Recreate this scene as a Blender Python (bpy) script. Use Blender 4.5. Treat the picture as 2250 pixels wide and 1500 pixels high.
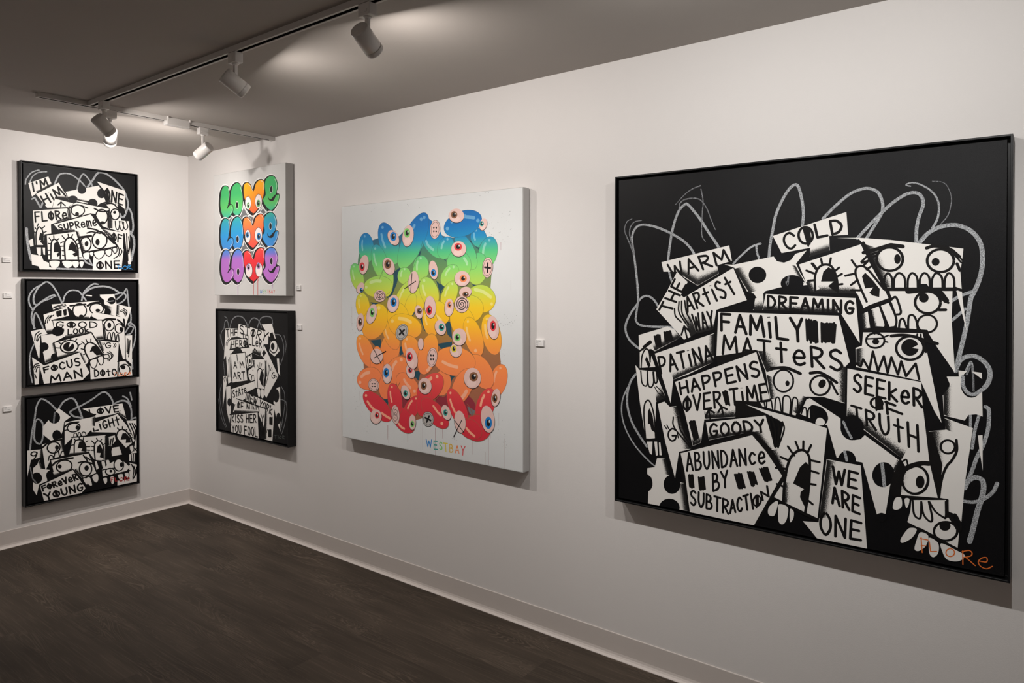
import bpy, bmesh, math, random
from mathutils import Vector, Matrix

for o in list(bpy.data.objects):
    bpy.data.objects.remove(o, do_unlink=True)
SC = bpy.context.scene
COL = SC.collection

# ------------------------------------------------------------------ camera
yaw, pitch, roll = 0.659150163, -0.0105122311, -0.000791497
cam_d = bpy.data.cameras.new('gallery_camera')
cam = bpy.data.objects.new('gallery_camera', cam_d)
COL.objects.link(cam)
cam_d.sensor_fit = 'HORIZONTAL'
cam_d.sensor_width = 36.0
cam_d.lens = 1553.3007 / 2250 * 36
cam_d.shift_y = -(750 - 647.3325) / 2250
cam_d.clip_start = 0.05
fwd = Vector((-math.sin(yaw) * math.cos(pitch), math.cos(yaw) * math.cos(pitch), math.sin(pitch)))
rgt0 = Vector((math.cos(yaw), math.sin(yaw), 0))
up0 = rgt0.cross(fwd)
rgt = math.cos(roll) * rgt0 + math.sin(roll) * up0
upv = -math.sin(roll) * rgt0 + math.cos(roll) * up0
M = Matrix((rgt, upv, -fwd)).transposed().to_4x4()
M.translation = Vector((4.85298270, -2.54322483, 1.51862995))
cam.matrix_world = M
SC.camera = cam

# ------------------------------------------------------------------ world, exposure
wld = bpy.data.worlds.new('dark_world')
SC.world = wld
wld.use_nodes = True
wld.node_tree.nodes['Background'].inputs[0].default_value = (0.01, 0.0095, 0.009, 1)
wld.node_tree.nodes['Background'].inputs[1].default_value = 0.0
SC.view_settings.view_transform = 'Standard'
SC.view_settings.look = 'None'
SC.view_settings.gamma = 1
SC.view_settings.use_curve_mapping = False
SC.view_settings.exposure = 0.27

# ceiling height, lamp strength
H = 2.44
BEAM_W = 19.0      # narrow beam of each spot lamp
SPILL_W = 4.1      # wide spill from the lamp face
BEAM_DROP = 28.0
LAMP_RGB = (1.0, 0.945, 0.90)
LAMP_DIM = (0.86, 0.81, 0.77)
LAMP_FILL = (0.95, 0.86, 0.79)
LAMP_COOL = (1.0, 0.985, 0.96)

# ------------------------------------------------------------------ materials
def new_mat(name):
    m = bpy.data.materials.new(name)
    m.use_nodes = True
    nt = m.node_tree
    return m, nt, nt.nodes['Principled BSDF']

def srgb(r, g, b):
    f = lambda c: (c / 255 / 12.92) if c / 255 <= 0.04045 else ((c / 255 + 0.055) / 1.055) ** 2.4
    return (f(r), f(g), f(b), 1)

def node(nt, kind, **kw):
    n = nt.nodes.new(kind)
    for k, v in kw.items():
        setattr(n, k, v)
    return n

def add_bump(nt, bsdf, scale, strength, dist, detail=3, vec_scale=None):
    tc = node(nt, 'ShaderNodeTexCoord')
    nz = node(nt, 'ShaderNodeTexNoise')
    nz.inputs['Scale'].default_value = scale
    nz.inputs['Detail'].default_value = detail
    nz.inputs['Roughness'].default_value = 0.6
    if vec_scale:
        mp = node(nt, 'ShaderNodeMapping')
        mp.inputs['Scale'].default_value = vec_scale
        nt.links.new(tc.outputs['Object'], mp.inputs['Vector'])
        nt.links.new(mp.outputs['Vector'], nz.inputs['Vector'])
    else:
        nt.links.new(tc.outputs['Object'], nz.inputs['Vector'])
    bp = node(nt, 'ShaderNodeBump')
    bp.inputs['Strength'].default_value = strength
    bp.inputs['Distance'].default_value = dist
    nt.links.new(nz.outputs[0], bp.inputs['Height'])
    nt.links.new(bp.outputs['Normal'], bsdf.inputs['Normal'])
    return tc, nz

def paint(name, col, rough=0.6, spec=0.3, bump=None, var=0.0, metal=0.0):
    m, nt, b = new_mat(name)
    b.inputs['Base Color'].default_value = col
    b.inputs['Roughness'].default_value = rough
    b.inputs['Specular IOR Level'].default_value = spec
    b.inputs['Metallic'].default_value = metal
    if bump:
        add_bump(nt, b, *bump)
    if var:
        tc = node(nt, 'ShaderNodeTexCoord')
        nz = node(nt, 'ShaderNodeTexNoise')
        nz.inputs['Scale'].default_value = 2.5
        nz.inputs['Detail'].default_value = 5
        nt.links.new(tc.outputs['Object'], nz.inputs['Vector'])
        mx = node(nt, 'ShaderNodeMix', data_type='RGBA')
        mx.inputs['A'].default_value = tuple(c * (1 - var) for c in col[:3]) + (1,)
        mx.inputs['B'].default_value = tuple(min(1, c * (1 + var)) for c in col[:3]) + (1,)
        nt.links.new(nz.outputs[0], mx.inputs['Factor'])
        nt.links.new(mx.outputs['Result'], b.inputs['Base Color'])
    return m

M_WALL = paint('wall_paint', (0.745, 0.715, 0.695, 1), 0.75, 0.2, (260, 0.12, 0.002, 2), 0.02)
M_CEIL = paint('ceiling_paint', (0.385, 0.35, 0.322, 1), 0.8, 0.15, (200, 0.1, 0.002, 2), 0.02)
M_BASE = paint('cove_base_vinyl', (0.62, 0.565, 0.53, 1), 0.5, 0.35, None, 0.05)
M_WHITE_METAL = paint('white_enamel', (0.60, 0.57, 0.545, 1), 0.35, 0.5)
M_TRACK = paint('track_enamel', (0.52, 0.49, 0.465, 1), 0.45, 0.4)
M_SLOT = paint('track_slot_shadow_black', (0.015, 0.013, 0.012, 1), 0.7, 0.2)
M_FRAME = paint('black_frame_lacquer', (0.006, 0.006, 0.0065, 1), 0.38, 0.22)
M_CARD = paint('white_card', (0.80, 0.78, 0.765, 1), 0.6, 0.3)
M_INK = paint('grey_print', (0.16, 0.15, 0.15, 1), 0.7, 0.2)

def floor_mat():
    m, nt, b = new_mat('dark_oak_vinyl_planks')
    tc = node(nt, 'ShaderNodeTexCoord')
    # planks run along the right-hand wall (object X)
    mp = node(nt, 'ShaderNodeMapping')
    nt.links.new(tc.outputs['Object'], mp.inputs['Vector'])
    br = node(nt, 'ShaderNodeTexBrick', offset=0.37)
    br.inputs['Scale'].default_value = 1.0
    br.inputs['Brick Width'].default_value = 1.22
    br.inputs['Row Height'].default_value = 0.18
    br.inputs['Mortar Size'].default_value = 0.0008
    br.inputs['Mortar Smooth'].default_value = 0.3
    br.inputs['Color1'].default_value = (0, 0, 0, 1)
    br.inputs['Color2'].default_value = (1, 1, 1, 1)
    br.inputs['Mortar'].default_value = (0.2, 0.2, 0.2, 1)
    nt.links.new(mp.outputs['Vector'], br.inputs['Vector'])
    # offset the grain plank by plank
    off = node(nt, 'ShaderNodeVectorMath', operation='MULTIPLY_ADD')
    nt.links.new(br.outputs['Color'], off.inputs[0])
    off.inputs[1].default_value = (3.1, 1.7, 5.3)
    nt.links.new(tc.outputs['Object'], off.inputs[2])
    st = node(nt, 'ShaderNodeMapping')
    st.inputs['Scale'].default_value = (0.8, 6.0, 1)
    nt.links.new(off.outputs[0], st.inputs['Vector'])
    n1 = node(nt, 'ShaderNodeTexNoise')            # broad cathedral figure
    n1.inputs['Scale'].default_value = 1.9
    n1.inputs['Detail'].default_value = 2
    n1.inputs['Distortion'].default_value = 0.9
    nt.links.new(st.outputs[0], n1.inputs['Vector'])
    ring = node(nt, 'ShaderNodeMath', operation='MULTIPLY')
    ring.inputs[1].default_value = 150
    nt.links.new(n1.outputs[0], ring.inputs[0])
    sn = node(nt, 'ShaderNodeMath', operation='SINE')
    nt.links.new(ring.outputs[0], sn.inputs[0])
    st2 = node(nt, 'ShaderNodeMapping')
    st2.inputs['Scale'].default_value = (3.5, 120, 1)
    nt.links.new(off.outputs[0], st2.inputs['Vector'])
    n2 = node(nt, 'ShaderNodeTexNoise')            # fine pores
    n2.inputs['Scale'].default_value = 1.4
    n2.inputs['Detail'].default_value = 4
    nt.links.new(st2.outputs[0], n2.inputs['Vector'])
    n3 = node(nt, 'ShaderNodeTexNoise')            # broad tone streaks
    st3 = node(nt, 'ShaderNodeMapping')
    st3.inputs['Scale'].default_value = (1.1, 5.5, 1)
    nt.links.new(off.outputs[0], st3.inputs['Vector'])
    n3.inputs['Scale'].default_value = 1.5
    n3.inputs['Detail'].default_value = 3
    nt.links.new(st3.outputs[0], n3.inputs['Vector'])
    def madd(a, k, c):
        x = node(nt, 'ShaderNodeMath', operation='MULTIPLY_ADD')
        nt.links.new(a, x.inputs[0])
        x.inputs[1].default_value = k
        if isinstance(c, float):
            x.inputs[2].default_value = c
        else:
            nt.links.new(c, x.inputs[2])
        return x.outputs[0]
    fine = node(nt, 'ShaderNodeMapRange')          # sparse pale pore lines
    fine.inputs['From Min'].default_value = 0.52
    fine.inputs['From Max'].default_value = 0.74
    nt.links.new(n2.outputs[0], fine.inputs['Value'])
    # cathedral figure shows only in patches
    n4 = node(nt, 'ShaderNodeTexNoise')
    n4.inputs['Scale'].default_value = 1.3
    n4.inputs['Detail'].default_value = 1
    st4 = node(nt, 'ShaderNodeMapping')
    st4.inputs['Scale'].default_value = (1.4, 3.5, 1)
    nt.links.new(off.outputs[0], st4.inputs['Vector'])
    nt.links.new(st4.outputs[0], n4.inputs['Vector'])
    patch = node(nt, 'ShaderNodeMapRange')
    patch.inputs['From Min'].default_value = 0.48
    patch.inputs['From Max'].default_value = 0.66
    nt.links.new(n4.outputs[0], patch.inputs['Value'])
    ridge = node(nt, 'ShaderNodeMath', operation='POWER')
    half = node(nt, 'ShaderNodeMath', operation='MULTIPLY_ADD')
    half.inputs[1].default_value = 0.5
    half.inputs[2].default_value = 0.5
    nt.links.new(sn.outputs[0], half.inputs[0])
    nt.links.new(half.outputs[0], ridge.inputs[0])
    ridge.inputs[1].default_value = 4.0
    fig = node(nt, 'ShaderNodeMath', operation='MULTIPLY')
    nt.links.new(ridge.outputs[0], fig.inputs[0])
    nt.links.new(patch.outputs[0], fig.inputs[1])
    v = madd(n3.outputs[0], 0.42, 0.08)
    v = madd(fine.outputs[0], 0.16, v)
    v = madd(fig.outputs[0], 0.24, v)
    v = madd(br.outputs['Color'], 0.05, v)
    cr = node(nt, 'ShaderNodeValToRGB')
    cr.color_ramp.elements[0].position = 0.2
    cr.color_ramp.elements[0].color = (0.030, 0.0225, 0.0165, 1)
    cr.color_ramp.elements[1].position = 0.95
    cr.color_ramp.elements[1].color = (0.160, 0.122, 0.092, 1)
    nt.links.new(v, cr.inputs[0])
    nt.links.new(cr.outputs[0], b.inputs['Base Color'])
    b.inputs['Roughness'].default_value = 0.6
    b.inputs['Specular IOR Level'].default_value = 0.16
    bp = node(nt, 'ShaderNodeBump')
    bp.inputs['Strength'].default_value = 0.25
    bp.inputs['Distance'].default_value = 0.002
    nt.links.new(v, bp.inputs['Height'])
    nt.links.new(bp.outputs[0], b.inputs['Normal'])
    return m
M_FLOOR = floor_mat()

def acrylic(name, col, rough=0.62, spec=0.35, weave=0.35, var=0.06):
    """paint on stretched cotton: a faint weave bump and a little brush unevenness"""
    m, nt, b = new_mat(name)
    b.inputs['Roughness'].default_value = rough
    b.inputs['Specular IOR Level'].default_value = spec
    tc, nz = add_bump(nt, b, 1150, weave, 0.0006, 2)
    n2 = node(nt, 'ShaderNodeTexNoise')
    n2.inputs['Scale'].default_value = 9
    n2.inputs['Detail'].default_value = 4
    nt.links.new(tc.outputs['Object'], n2.inputs['Vector'])
    mx = node(nt, 'ShaderNodeMix', data_type='RGBA')
    mx.inputs['A'].default_value = tuple(c * (1 - var) for c in col[:3]) + (1,)
    mx.inputs['B'].default_value = tuple(min(1, c * (1 + var)) for c in col[:3]) + (1,)
    nt.links.new(n2.outputs[0], mx.inputs['Factor'])
    nt.links.new(mx.outputs['Result'], b.inputs['Base Color'])
    return m

def stipple(name, ca, cb, scale, from_uv, amount=0.5, soft=0.06, rough=0.65):
    """broken dry paint: speckles of colour b over colour a; the share of b comes from the stroke's own
    coverage coordinate (UV x, 0..1) or is constant"""
    m, nt, b = new_mat(name)
    b.inputs['Roughness'].default_value = rough
    b.inputs['Specular IOR Level'].default_value = 0.3
    tc = node(nt, 'ShaderNodeTexCoord')
    nz = node(nt, 'ShaderNodeTexNoise')
    nz.inputs['Scale'].default_value = scale
    nz.inputs['Detail'].default_value = 2
    nz.inputs['Roughness'].default_value = 0.7
    nt.links.new(tc.outputs['Object'], nz.inputs['Vector'])
    sub = node(nt, 'ShaderNodeMath', operation='ADD')
    nt.links.new(nz.outputs[0], sub.inputs[0])
    if from_uv:
        sp = node(nt, 'ShaderNodeSeparateXYZ')
        nt.links.new(tc.outputs['UV'], sp.inputs[0])
        mu = node(nt, 'ShaderNodeMath', operation='MULTIPLY_ADD')
        nt.links.new(sp.outputs[0], mu.inputs[0])
        mu.inputs[1].default_value = 0.74
        mu.inputs[2].default_value = -0.36
        nt.links.new(mu.outputs[0], sub.inputs[1])
    else:
        sub.inputs[1].default_value = amount - 0.5
    mr = node(nt, 'ShaderNodeMapRange')
    mr.inputs['From Min'].default_value = 0.5 - soft
    mr.inputs['From Max'].default_value = 0.5 + soft
    nt.links.new(sub.outputs[0], mr.inputs['Value'])
    mx = node(nt, 'ShaderNodeMix', data_type='RGBA')
    mx.inputs['A'].default_value = ca
    mx.inputs['B'].default_value = cb
    nt.links.new(mr.outputs[0], mx.inputs['Factor'])
    nt.links.new(mx.outputs['Result'], b.inputs['Base Color'])
    return m

def ramp_paint(name, stops, lo, hi, rough=0.5, uv=False):
    """colour that runs down the canvas (object Z between lo and hi)"""
    m, nt, b = new_mat(name)
    b.inputs['Roughness'].default_value = rough
    b.inputs['Specular IOR Level'].default_value = 0.3
    tc = node(nt, 'ShaderNodeTexCoord')
    sp = node(nt, 'ShaderNodeSeparateXYZ')
    nt.links.new(tc.outputs['Object'], sp.inputs[0])
    mr = node(nt, 'ShaderNodeMapRange')
    mr.inputs['From Min'].default_value = lo
    mr.inputs['From Max'].default_value = hi
    nt.links.new(sp.outputs['Z'], mr.inputs['Value'])
    cr = node(nt, 'ShaderNodeValToRGB')
    els = cr.color_ramp.elements
    els[0].position, els[0].color = stops[0]
    els[1].position, els[1].color = stops[-1]
    for p, c in stops[1:-1]:
        els.new(p).color = c
    nt.links.new(mr.outputs[0], cr.inputs[0])
    nt.links.new(cr.outputs[0], b.inputs['Base Color'])
    return m

# ------------------------------------------------------------------ object helpers
def link(name, bm, mats, parent=None, smooth=False):
    me = bpy.data.meshes.new(name)
    bm.to_mesh(me)
    bm.free()
    for m in (mats if isinstance(mats, (list, tuple)) else [mats]):
        me.materials.append(m)
    if smooth:
        for p in me.polygons:
            p.use_smooth = True
    o = bpy.data.objects.new(name, me)
    COL.objects.link(o)
    if parent:
        o.parent = parent
    return o

def empty(name, loc, label, cat, group=None):
    o = bpy.data.objects.new(name, None)
    o.empty_display_size = 0.05
    COL.objects.link(o)
    o.location = loc
    tag(o, label, cat, group)
    return o

def tag(o, label, cat, group=None):
    o['label'] = label
    o['category'] = cat
    if group:
        o['group'] = group

def box(bm, x0, x1, y0, y1, z0, z1, mi=0):
    vs = [bm.verts.new((x, y, z)) for x in (x0, x1) for y in (y0, y1) for z in (z0, z1)]
    for q in ((0, 1, 3, 2), (4, 6, 7, 5), (0, 4, 5, 1), (2, 3, 7, 6), (0, 2, 6, 4), (1, 5, 7, 3)):
        f = bm.faces.new([vs[i] for i in q])
        f.material_index = mi
    return vs

def bevel(bm, w, seg=2, ang=0.6):
    bm.normal_update()
    es = [e for e in bm.edges if len(e.link_faces) == 2 and e.calc_face_angle(0) > ang]
    bmesh.ops.bevel(bm, geom=es, offset=w, segments=seg, affect='EDGES', profile=0.6)

def lathe(bm, prof, seg=40, axis=Vector((0, 0, 1)), origin=Vector((0, 0, 0)), mi=0, close=True):
    """prof = [(r, t)] along axis"""
    q = axis.normalized().to_track_quat('Z', 'Y').to_matrix()
    rings = []
    for r, t in prof:
        if r < 1e-6:
            rings.append([bm.verts.new(origin + q @ Vector((0, 0, t)))])
        else:
            rings.append([bm.verts.new(origin + q @ Vector((r * math.cos(2 * math.pi * k / seg), r * math.sin(2 * math.pi * k / seg), t))) for k in range(seg)])
    for a, b in zip(rings, rings[1:]):
        for k in range(seg):
            k2 = (k + 1) % seg
            if len(a) == 1 and len(b) == 1:
                continue
            if len(a) == 1:
                f = bm.faces.new((a[0], b[k], b[k2]))
            elif len(b) == 1:
                f = bm.faces.new((a[k], b[0], a[k2]))
            else:
                f = bm.faces.new((a[k], b[k], b[k2], a[k2]))
            f.material_index = mi
            f.smooth = True

def prism(bm, prof, p0, p1, side, mi=0):
    """extrude a profile of (out, up) pairs from p0 to p1; side = outward direction"""
    a = [bm.verts.new(p0 + side * u + Vector((0, 0, v))) for u, v in prof]
    b = [bm.verts.new(p1 + side * u + Vector((0, 0, v))) for u, v in prof]
    n = len(prof)
    for i in range(n):
        j = (i + 1) % n
        bm.faces.new((a[i], a[j], b[j], b[i])).material_index = mi
    bm.faces.new(list(reversed(a)))
    bm.faces.new(b)

def struct(o):
    o['kind'] = 'structure'
    return o

# ------------------------------------------------------------------ the room
RX, RY = 7.6, -5.2       # far ends of the room, behind and beside the camera
T = 0.12
bm = bmesh.new(); box(bm, -T, RX + T, RY - T, T, -0.1, 0)
struct(link('floor', bm, M_FLOOR))
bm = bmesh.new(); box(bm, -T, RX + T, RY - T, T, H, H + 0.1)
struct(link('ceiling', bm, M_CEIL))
bm = bmesh.new(); box(bm, -T, RX + T, 0, T, 0, H)
struct(link('wall_right', bm, M_WALL))
bm = bmesh.new(); box(bm, -T, 0, RY, 0, 0, H)
struct(link('wall_left', bm, M_WALL))
bm = bmesh.new(); box(bm, RX, RX + T, RY, 0, 0, H)
struct(link('wall_back', bm, M_WALL))
bm = bmesh.new(); box(bm, -T, RX + T, RY - T, RY, 0, H)
struct(link('wall_front', bm, M_WALL))
cove = [(0, 0.100), (0.0028, 0.100), (0.0036, 0.098), (0.0036, 0.022), (0.0055, 0.013), (0.0095, 0.0065), (0.015, 0.0035), (0.0195, 0.0022), (0.020, 0.0), (0, 0)]
bm = bmesh.new(); prism(bm, cove, Vector((0.0036, 0, 0)), Vector((RX, 0, 0)), Vector((0, -1, 0)))
struct(link('baseboard_right', bm, M_BASE))
bm = bmesh.new(); prism(bm, cove, Vector((0, RY, 0)), Vector((0, -0.0036, 0)), Vector((1, 0, 0)))
struct(link('baseboard_left', bm, M_BASE))

# ------------------------------------------------------------------ lighting tracks
def rail(bm, axis, a, b, c, zt=H):
    """open track: C profile with a slot underneath. axis 0 = along x at y=c, 1 = along y at x=c"""
    w, h, lip, t = 0.0175, 0.020, 0.009, 0.002
    def bx(l0, l1, s0, s1, z0, z1, mi):
        if axis == 0: box(bm, l0, l1, c + s0, c + s1, z0, z1, mi)
        else: box(bm, c + s0, c + s1, l0, l1, z0, z1, mi)
    bx(a, b, -w, w, zt - t, zt, 0)
    bx(a, b, -w, -w + t, zt - h, zt - t, 0)
    bx(a, b, w - t, w, zt - h, zt - t, 0)
    bx(a, b, -w, -w + lip, zt - h - 0.0015, zt - h, 0)
    bx(a, b, w - lip, w, zt - h - 0.0015, zt - h, 0)
    bx(a, b, -w + t, w - t, zt - t - 0.004, zt - t, 1)
    bx(a, b, -w + t, -w + 2 * t, zt - h, zt - t - 0.004, 1)
    bx(a, b, w - 2 * t, w - t, zt - h, zt - t - 0.004, 1)

def track_thing(loc, label):
    return empty('lighting_track', loc, label, 'track', 'white ceiling lighting tracks')

LY = -1.040     # the long track's distance from the right-hand wall
CX = 1.030      # the short cross track's distance from the left-hand wall
t = track_thing((3.0, LY, H), 'long white lighting track running along the ceiling towards the viewer')
bm = bmesh.new(); rail(bm, 0, CX + 0.019 - 3.0, 5.6 - 3.0, 0, 0)
link('rail', bm, [M_TRACK, M_SLOT], t)
t = track_thing((CX, -0.63, H), 'short white lighting track across the corner of the ceiling with a feed box')
def cross_part(name, y0, y1):
    bm = bmesh.new(); rail(bm, 1, y0 + 0.63, y1 + 0.63, 0, 0)
    link(name, bm, [M_TRACK, M_SLOT], t)
cross_part('rail', -1.262, -0.66)
cross_part('rail', -0.535, -0.022)
bm = bmesh.new(); box(bm, -0.0185, 0.0185, -0.642, -0.632, -0.023, 0); bevel(bm, 0.002)
link('end_cap', bm, M_TRACK, t)
bm = bmesh.new(); box(bm, -0.0185, 0.0185, 0.608, 0.6285, -0.023, 0); bevel(bm, 0.002)
link('end_cap', bm, M_TRACK, t)
bm = bmesh.new(); box(bm, -0.022, 0.022, -0.035, 0.093, -0.043, 0); bevel(bm, 0.004)
box(bm, -0.030, 0.030, -0.035, -0.029, -0.012, 0)
box(bm, -0.030, 0.030, 0.087, 0.093, -0.012, 0)
link('feed_box', bm, M_WHITE_METAL, t)

# ------------------------------------------------------------------ spot lamps
HL, HR = 0.100, 0.031
def spot(x, y, along, az, el, label, zc=2.302, rgb=LAMP_RGB, spill=1.0):
    """track head: adapter in the rail, thin stem, cylindrical lamp head aimed by azimuth / depression"""
    a, e = math.radians(az), math.radians(el)
    d = Vector((math.cos(a) * math.cos(e), math.sin(a) * math.cos(e), -math.sin(e)))
    t = empty('spot_lamp', (x, y, H - 0.0215), label, 'spotlight', 'white cylinder spot lamps on the ceiling tracks')
    z0 = H - 0.0215
    bm = bmesh.new()
    lx, ly = (0.027, 0.0165) if along == 0 else (0.0165, 0.027)
    box(bm, -lx, lx, -ly, ly, -0.040, -0.0005)
    bevel(bm, 0.003)
    for s in (-1, 1):                       # contact lugs and the little locking lever
        if along == 0: box(bm, -0.016, 0.016, s * 0.0165 - 0.0015, s * 0.0165 + 0.0015, -0.030, -0.022)
        else: box(bm, s * 0.0165 - 0.0015, s * 0.0165 + 0.0015, -0.016, 0.016, -0.030, -0.022)
    lathe(bm, [(0, -0.047), (0.010, -0.047), (0.014, -0.040), (0, -0.040)], 20)
    link('track_adapter', bm, M_WHITE_METAL, t)
    c = Vector((0, 0, zc - z0))
    side = d.cross(Vector((0, 0, 1))).normalized()
    bm = bmesh.new()
    box(bm, -0.0065, 0.0065, -0.0065, 0.0065, c.z + 0.012, -0.046)
    bevel(bm, 0.002)
    link('stem', bm, M_WHITE_METAL, t)
    # the head: rounded back cap, straight barrel, seam, front bezel, recessed reflector
    back = c - d * (HL * 0.52)
    bm = bmesh.new()
    lathe(bm, [(0, 0), (HR - 0.006, 0), (HR - 0.002, 0.0012), (HR, 0.005), (HR, 0.079), (HR - 0.0012, 0.0795), (HR - 0.0012, 0.0815), (HR, 0.082)], 48, d, back)
    head = link('lamp_head', bm, M_WHITE_METAL, t)
    bm = bmesh.new()
    lathe(bm, [(HR, 0.082), (HR, 0.095), (HR - 0.003, HL), (HR - 0.006, HL), (HR - 0.007, HL - 0.003), (0.020, 0.085), (0, 0.085)], 48, d, back)
    link('bezel', bm, M_WHITE_METAL, head)
    bm = bmesh.new()
    lathe(bm, [(0, 0.0940), (0.0235, 0.0940)], 32, d, back)
    link('lens', bm, M_LENS, head)
    front = back + d * (HL + 0.004)
    q = (-d).to_track_quat('Z', 'Y')
    eb = e + math.radians(BEAM_DROP)           # beam aimed below the head's own axis to brighten the lower wall
    qb = (-Vector((math.cos(a) * math.cos(eb), math.sin(a) * math.cos(eb), -math.sin(eb)))).to_track_quat('Z', 'Y')
    ld = bpy.data.lights.new('lamp_beam', 'SPOT')
    ld.energy = BEAM_W ; ld.color = rgb
    ld.spot_size = math.radians(90); ld.spot_blend = 1.0; ld.shadow_soft_size = 0.014
    lo = bpy.data.objects.new('lamp_beam', ld); COL.objects.link(lo)
    lo.parent = t; lo.location = front; lo.rotation_mode = 'QUATERNION'; lo.rotation_quaternion = qb
    ad = bpy.data.lights.new('lamp_spill', 'AREA')
    ad.shape = 'DISK'; ad.size = 0.045; ad.energy = SPILL_W * spill; ad.color = rgb
    ao = bpy.data.objects.new('lamp_spill', ad); COL.objects.link(ao)
    ao.parent = t; ao.location = front; ao.rotation_mode = 'QUATERNION'; ao.rotation_quaternion = q
    return t

def lens_mat():
    m, nt, b = new_mat('lamp_lens')
    b.inputs['Base Color'].default_value = (0.9, 0.9, 0.9, 1)
    b.inputs['Emission Color'].default_value = LAMP_RGB + (1,)
    b.inputs['Emission Strength'].default_value = 6
    return m
M_LENS = lens_mat()
SPOTS = [
    (1.190, LY, 0, 100, 40, 'white spot lamp at the far end of the long track, in front of another', 2.303, LAMP_RGB),
    (2.345, LY, 0, 76, 33, 'white spot lamp in the middle of the long track, aimed to the right', 2.301, LAMP_DIM),
    (3.108, LY, 0, 102, 29, 'nearest white spot lamp in view on the long track, back cap showing', 2.302, LAMP_DIM),
    (CX, -0.945, 1, 160, 38, 'white spot lamp partly hidden behind the far lamp of the long track', 2.284, LAMP_RGB, 1.2),
    (CX, -0.452, 1, 200, 32, 'white spot lamp on the cross track nearest the corner of the walls', 2.286, LAMP_RGB, 1.15),
    (4.020, LY, 0, 90, 32, 'white spot lamp on the long track above the right edge of the picture', 2.302, LAMP_COOL),
    (4.720, LY, 0, 95, 32, 'last white spot lamp on the long track, beside the viewer', 2.302, LAMP_COOL),
]
# unseen track and fill lamps, added behind the viewer to raise the ambient bounce
t = track_thing((3.6, -4.15, H), 'unseen lighting track added for the fill lamps, behind the viewer')
bm = bmesh.new(); rail(bm, 0, -2.6, 2.6, 0, 0)
link('rail', bm, [M_TRACK, M_SLOT], t)
for i, x in enumerate((1.6, 2.9, 4.2, 5.5)):
    SPOTS.append((x, -4.15, 0, 270, 30, 'unseen fill lamp added behind the viewer, %s from the left wall' % ('first', 'second', 'third', 'fourth')[i], 2.302, LAMP_FILL))
for x, y, al, az, el, lab, zc, *k in SPOTS:
    spot(x, y, al, az, el, lab, zc, *k)

# ------------------------------------------------------------------ wall label cards
def card(wall, c, z, w, h, lines, label):
    """small foam-backed caption card: c = centre along the wall"""
    th = 0.008
    loc = (c, 0, z) if wall == 'R' else (0, c, z)
    t = empty('label_card', loc, label, 'label card', 'white caption cards beside the pictures')
    bm = bmesh.new()
    box(bm, -w / 2, w / 2, -th, -0.0002, -h / 2, h / 2)
    bevel(bm, 0.0006, 1)
    o = link('card', bm, M_CARD, t)
    bm = bmesh.new()
    rnd = random.Random(int(z * 1000))
    for i, (x0, words, hh) in enumerate(lines):
        zz = h * (0.34 - 0.165 * i)
        x = -w / 2 + 0.10 * w
        for wd in words:                      # unreadable small print: rows of tiny word shapes
            ww = wd * w
            x1 = x
            while x1 < x + ww:
                lw = w * rnd.uniform(0.016, 0.028)
                dz = rnd.choice((0, 0, 0.3, -0.25)) * hh * h
                vs = [bm.verts.new(p) for p in ((x1, -th - 0.0001, zz - hh * h / 2 + min(dz, 0)), (x1 + lw, -th - 0.0001, zz - hh * h / 2 + min(dz, 0)), (x1 + lw, -th - 0.0001, zz + hh * h / 2 + max(dz, 0)), (x1, -th - 0.0001, zz + hh * h / 2 + max(dz, 0)))]
                bm.faces.new(vs)
                x1 += lw + w * 0.010
            x += ww + w * 0.04
    link('printed_text', bm, M_INK, o)
    if wall == 'L':
        t.rotation_euler = (0, 0, math.radians(90))
    return t
L5 = [(0, (0.16, 0.38), 0.085), (0, (0.30, 0.22), 0.055), (0, (0.10, 0.12), 0.055), (0, (0.26, 0.40), 0.055), (0, (0.24,), 0.06)]
L4 = [(0, (0.30,), 0.075), (0, (0.34, 0.18), 0.05), (0, (0.2,), 0.05), (0, (0.26, 0.42), 0.05)]
card('R', 3.041, 1.273, 0.044, 0.029, L5, 'white caption card right of the rainbow balloon canvas')
card('R', 1.283, 1.517, 0.044, 0.029, L5, 'white caption card right of the bubble-letter LOVE canvas')
card('R', 1.291, 1.282, 0.044, 0.029, L4, 'white caption card right of the black KISS HER YOU FOOL picture')
card('L', -1.0895, 1.681, 0.044, 0.029, L4, 'topmost white caption card at the left edge, by the I\'M HIM picture')
card('L', -1.0855, 1.473, 0.044, 0.029, L4, 'white caption card left of the FOCUS MAN picture, middle of three')
card('L', -1.091, 0.812, 0.044, 0.029, L4, 'lowest white caption card, left of the FOREVER YOUNG picture')

# ------------------------------------------------------------------ painting kit
def catmull(pts, closed, n=7):
    P = [Vector((p[0], p[1])) for p in pts]
    out = []
    N = len(P)
    rng = range(N) if closed else range(N - 1)
    for i in rng:
        p1, p2 = P[i], P[(i + 1) % N]
        p0 = P[(i - 1) % N] if (closed or i > 0) else p1 * 2 - p2
        p3 = P[(i + 2) % N] if (closed or i + 2 < N) else p2 * 2 - p1
        for k in range(n):
            t = k / n
            out.append(0.5 * ((2 * p1) + (p2 - p0) * t + (2 * p0 - 5 * p1 + 4 * p2 - p3) * t * t + (3 * p1 - p0 - 3 * p2 + p3) * t ** 3))
    if not closed:
        out.append(P[-1])
    return out

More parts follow.
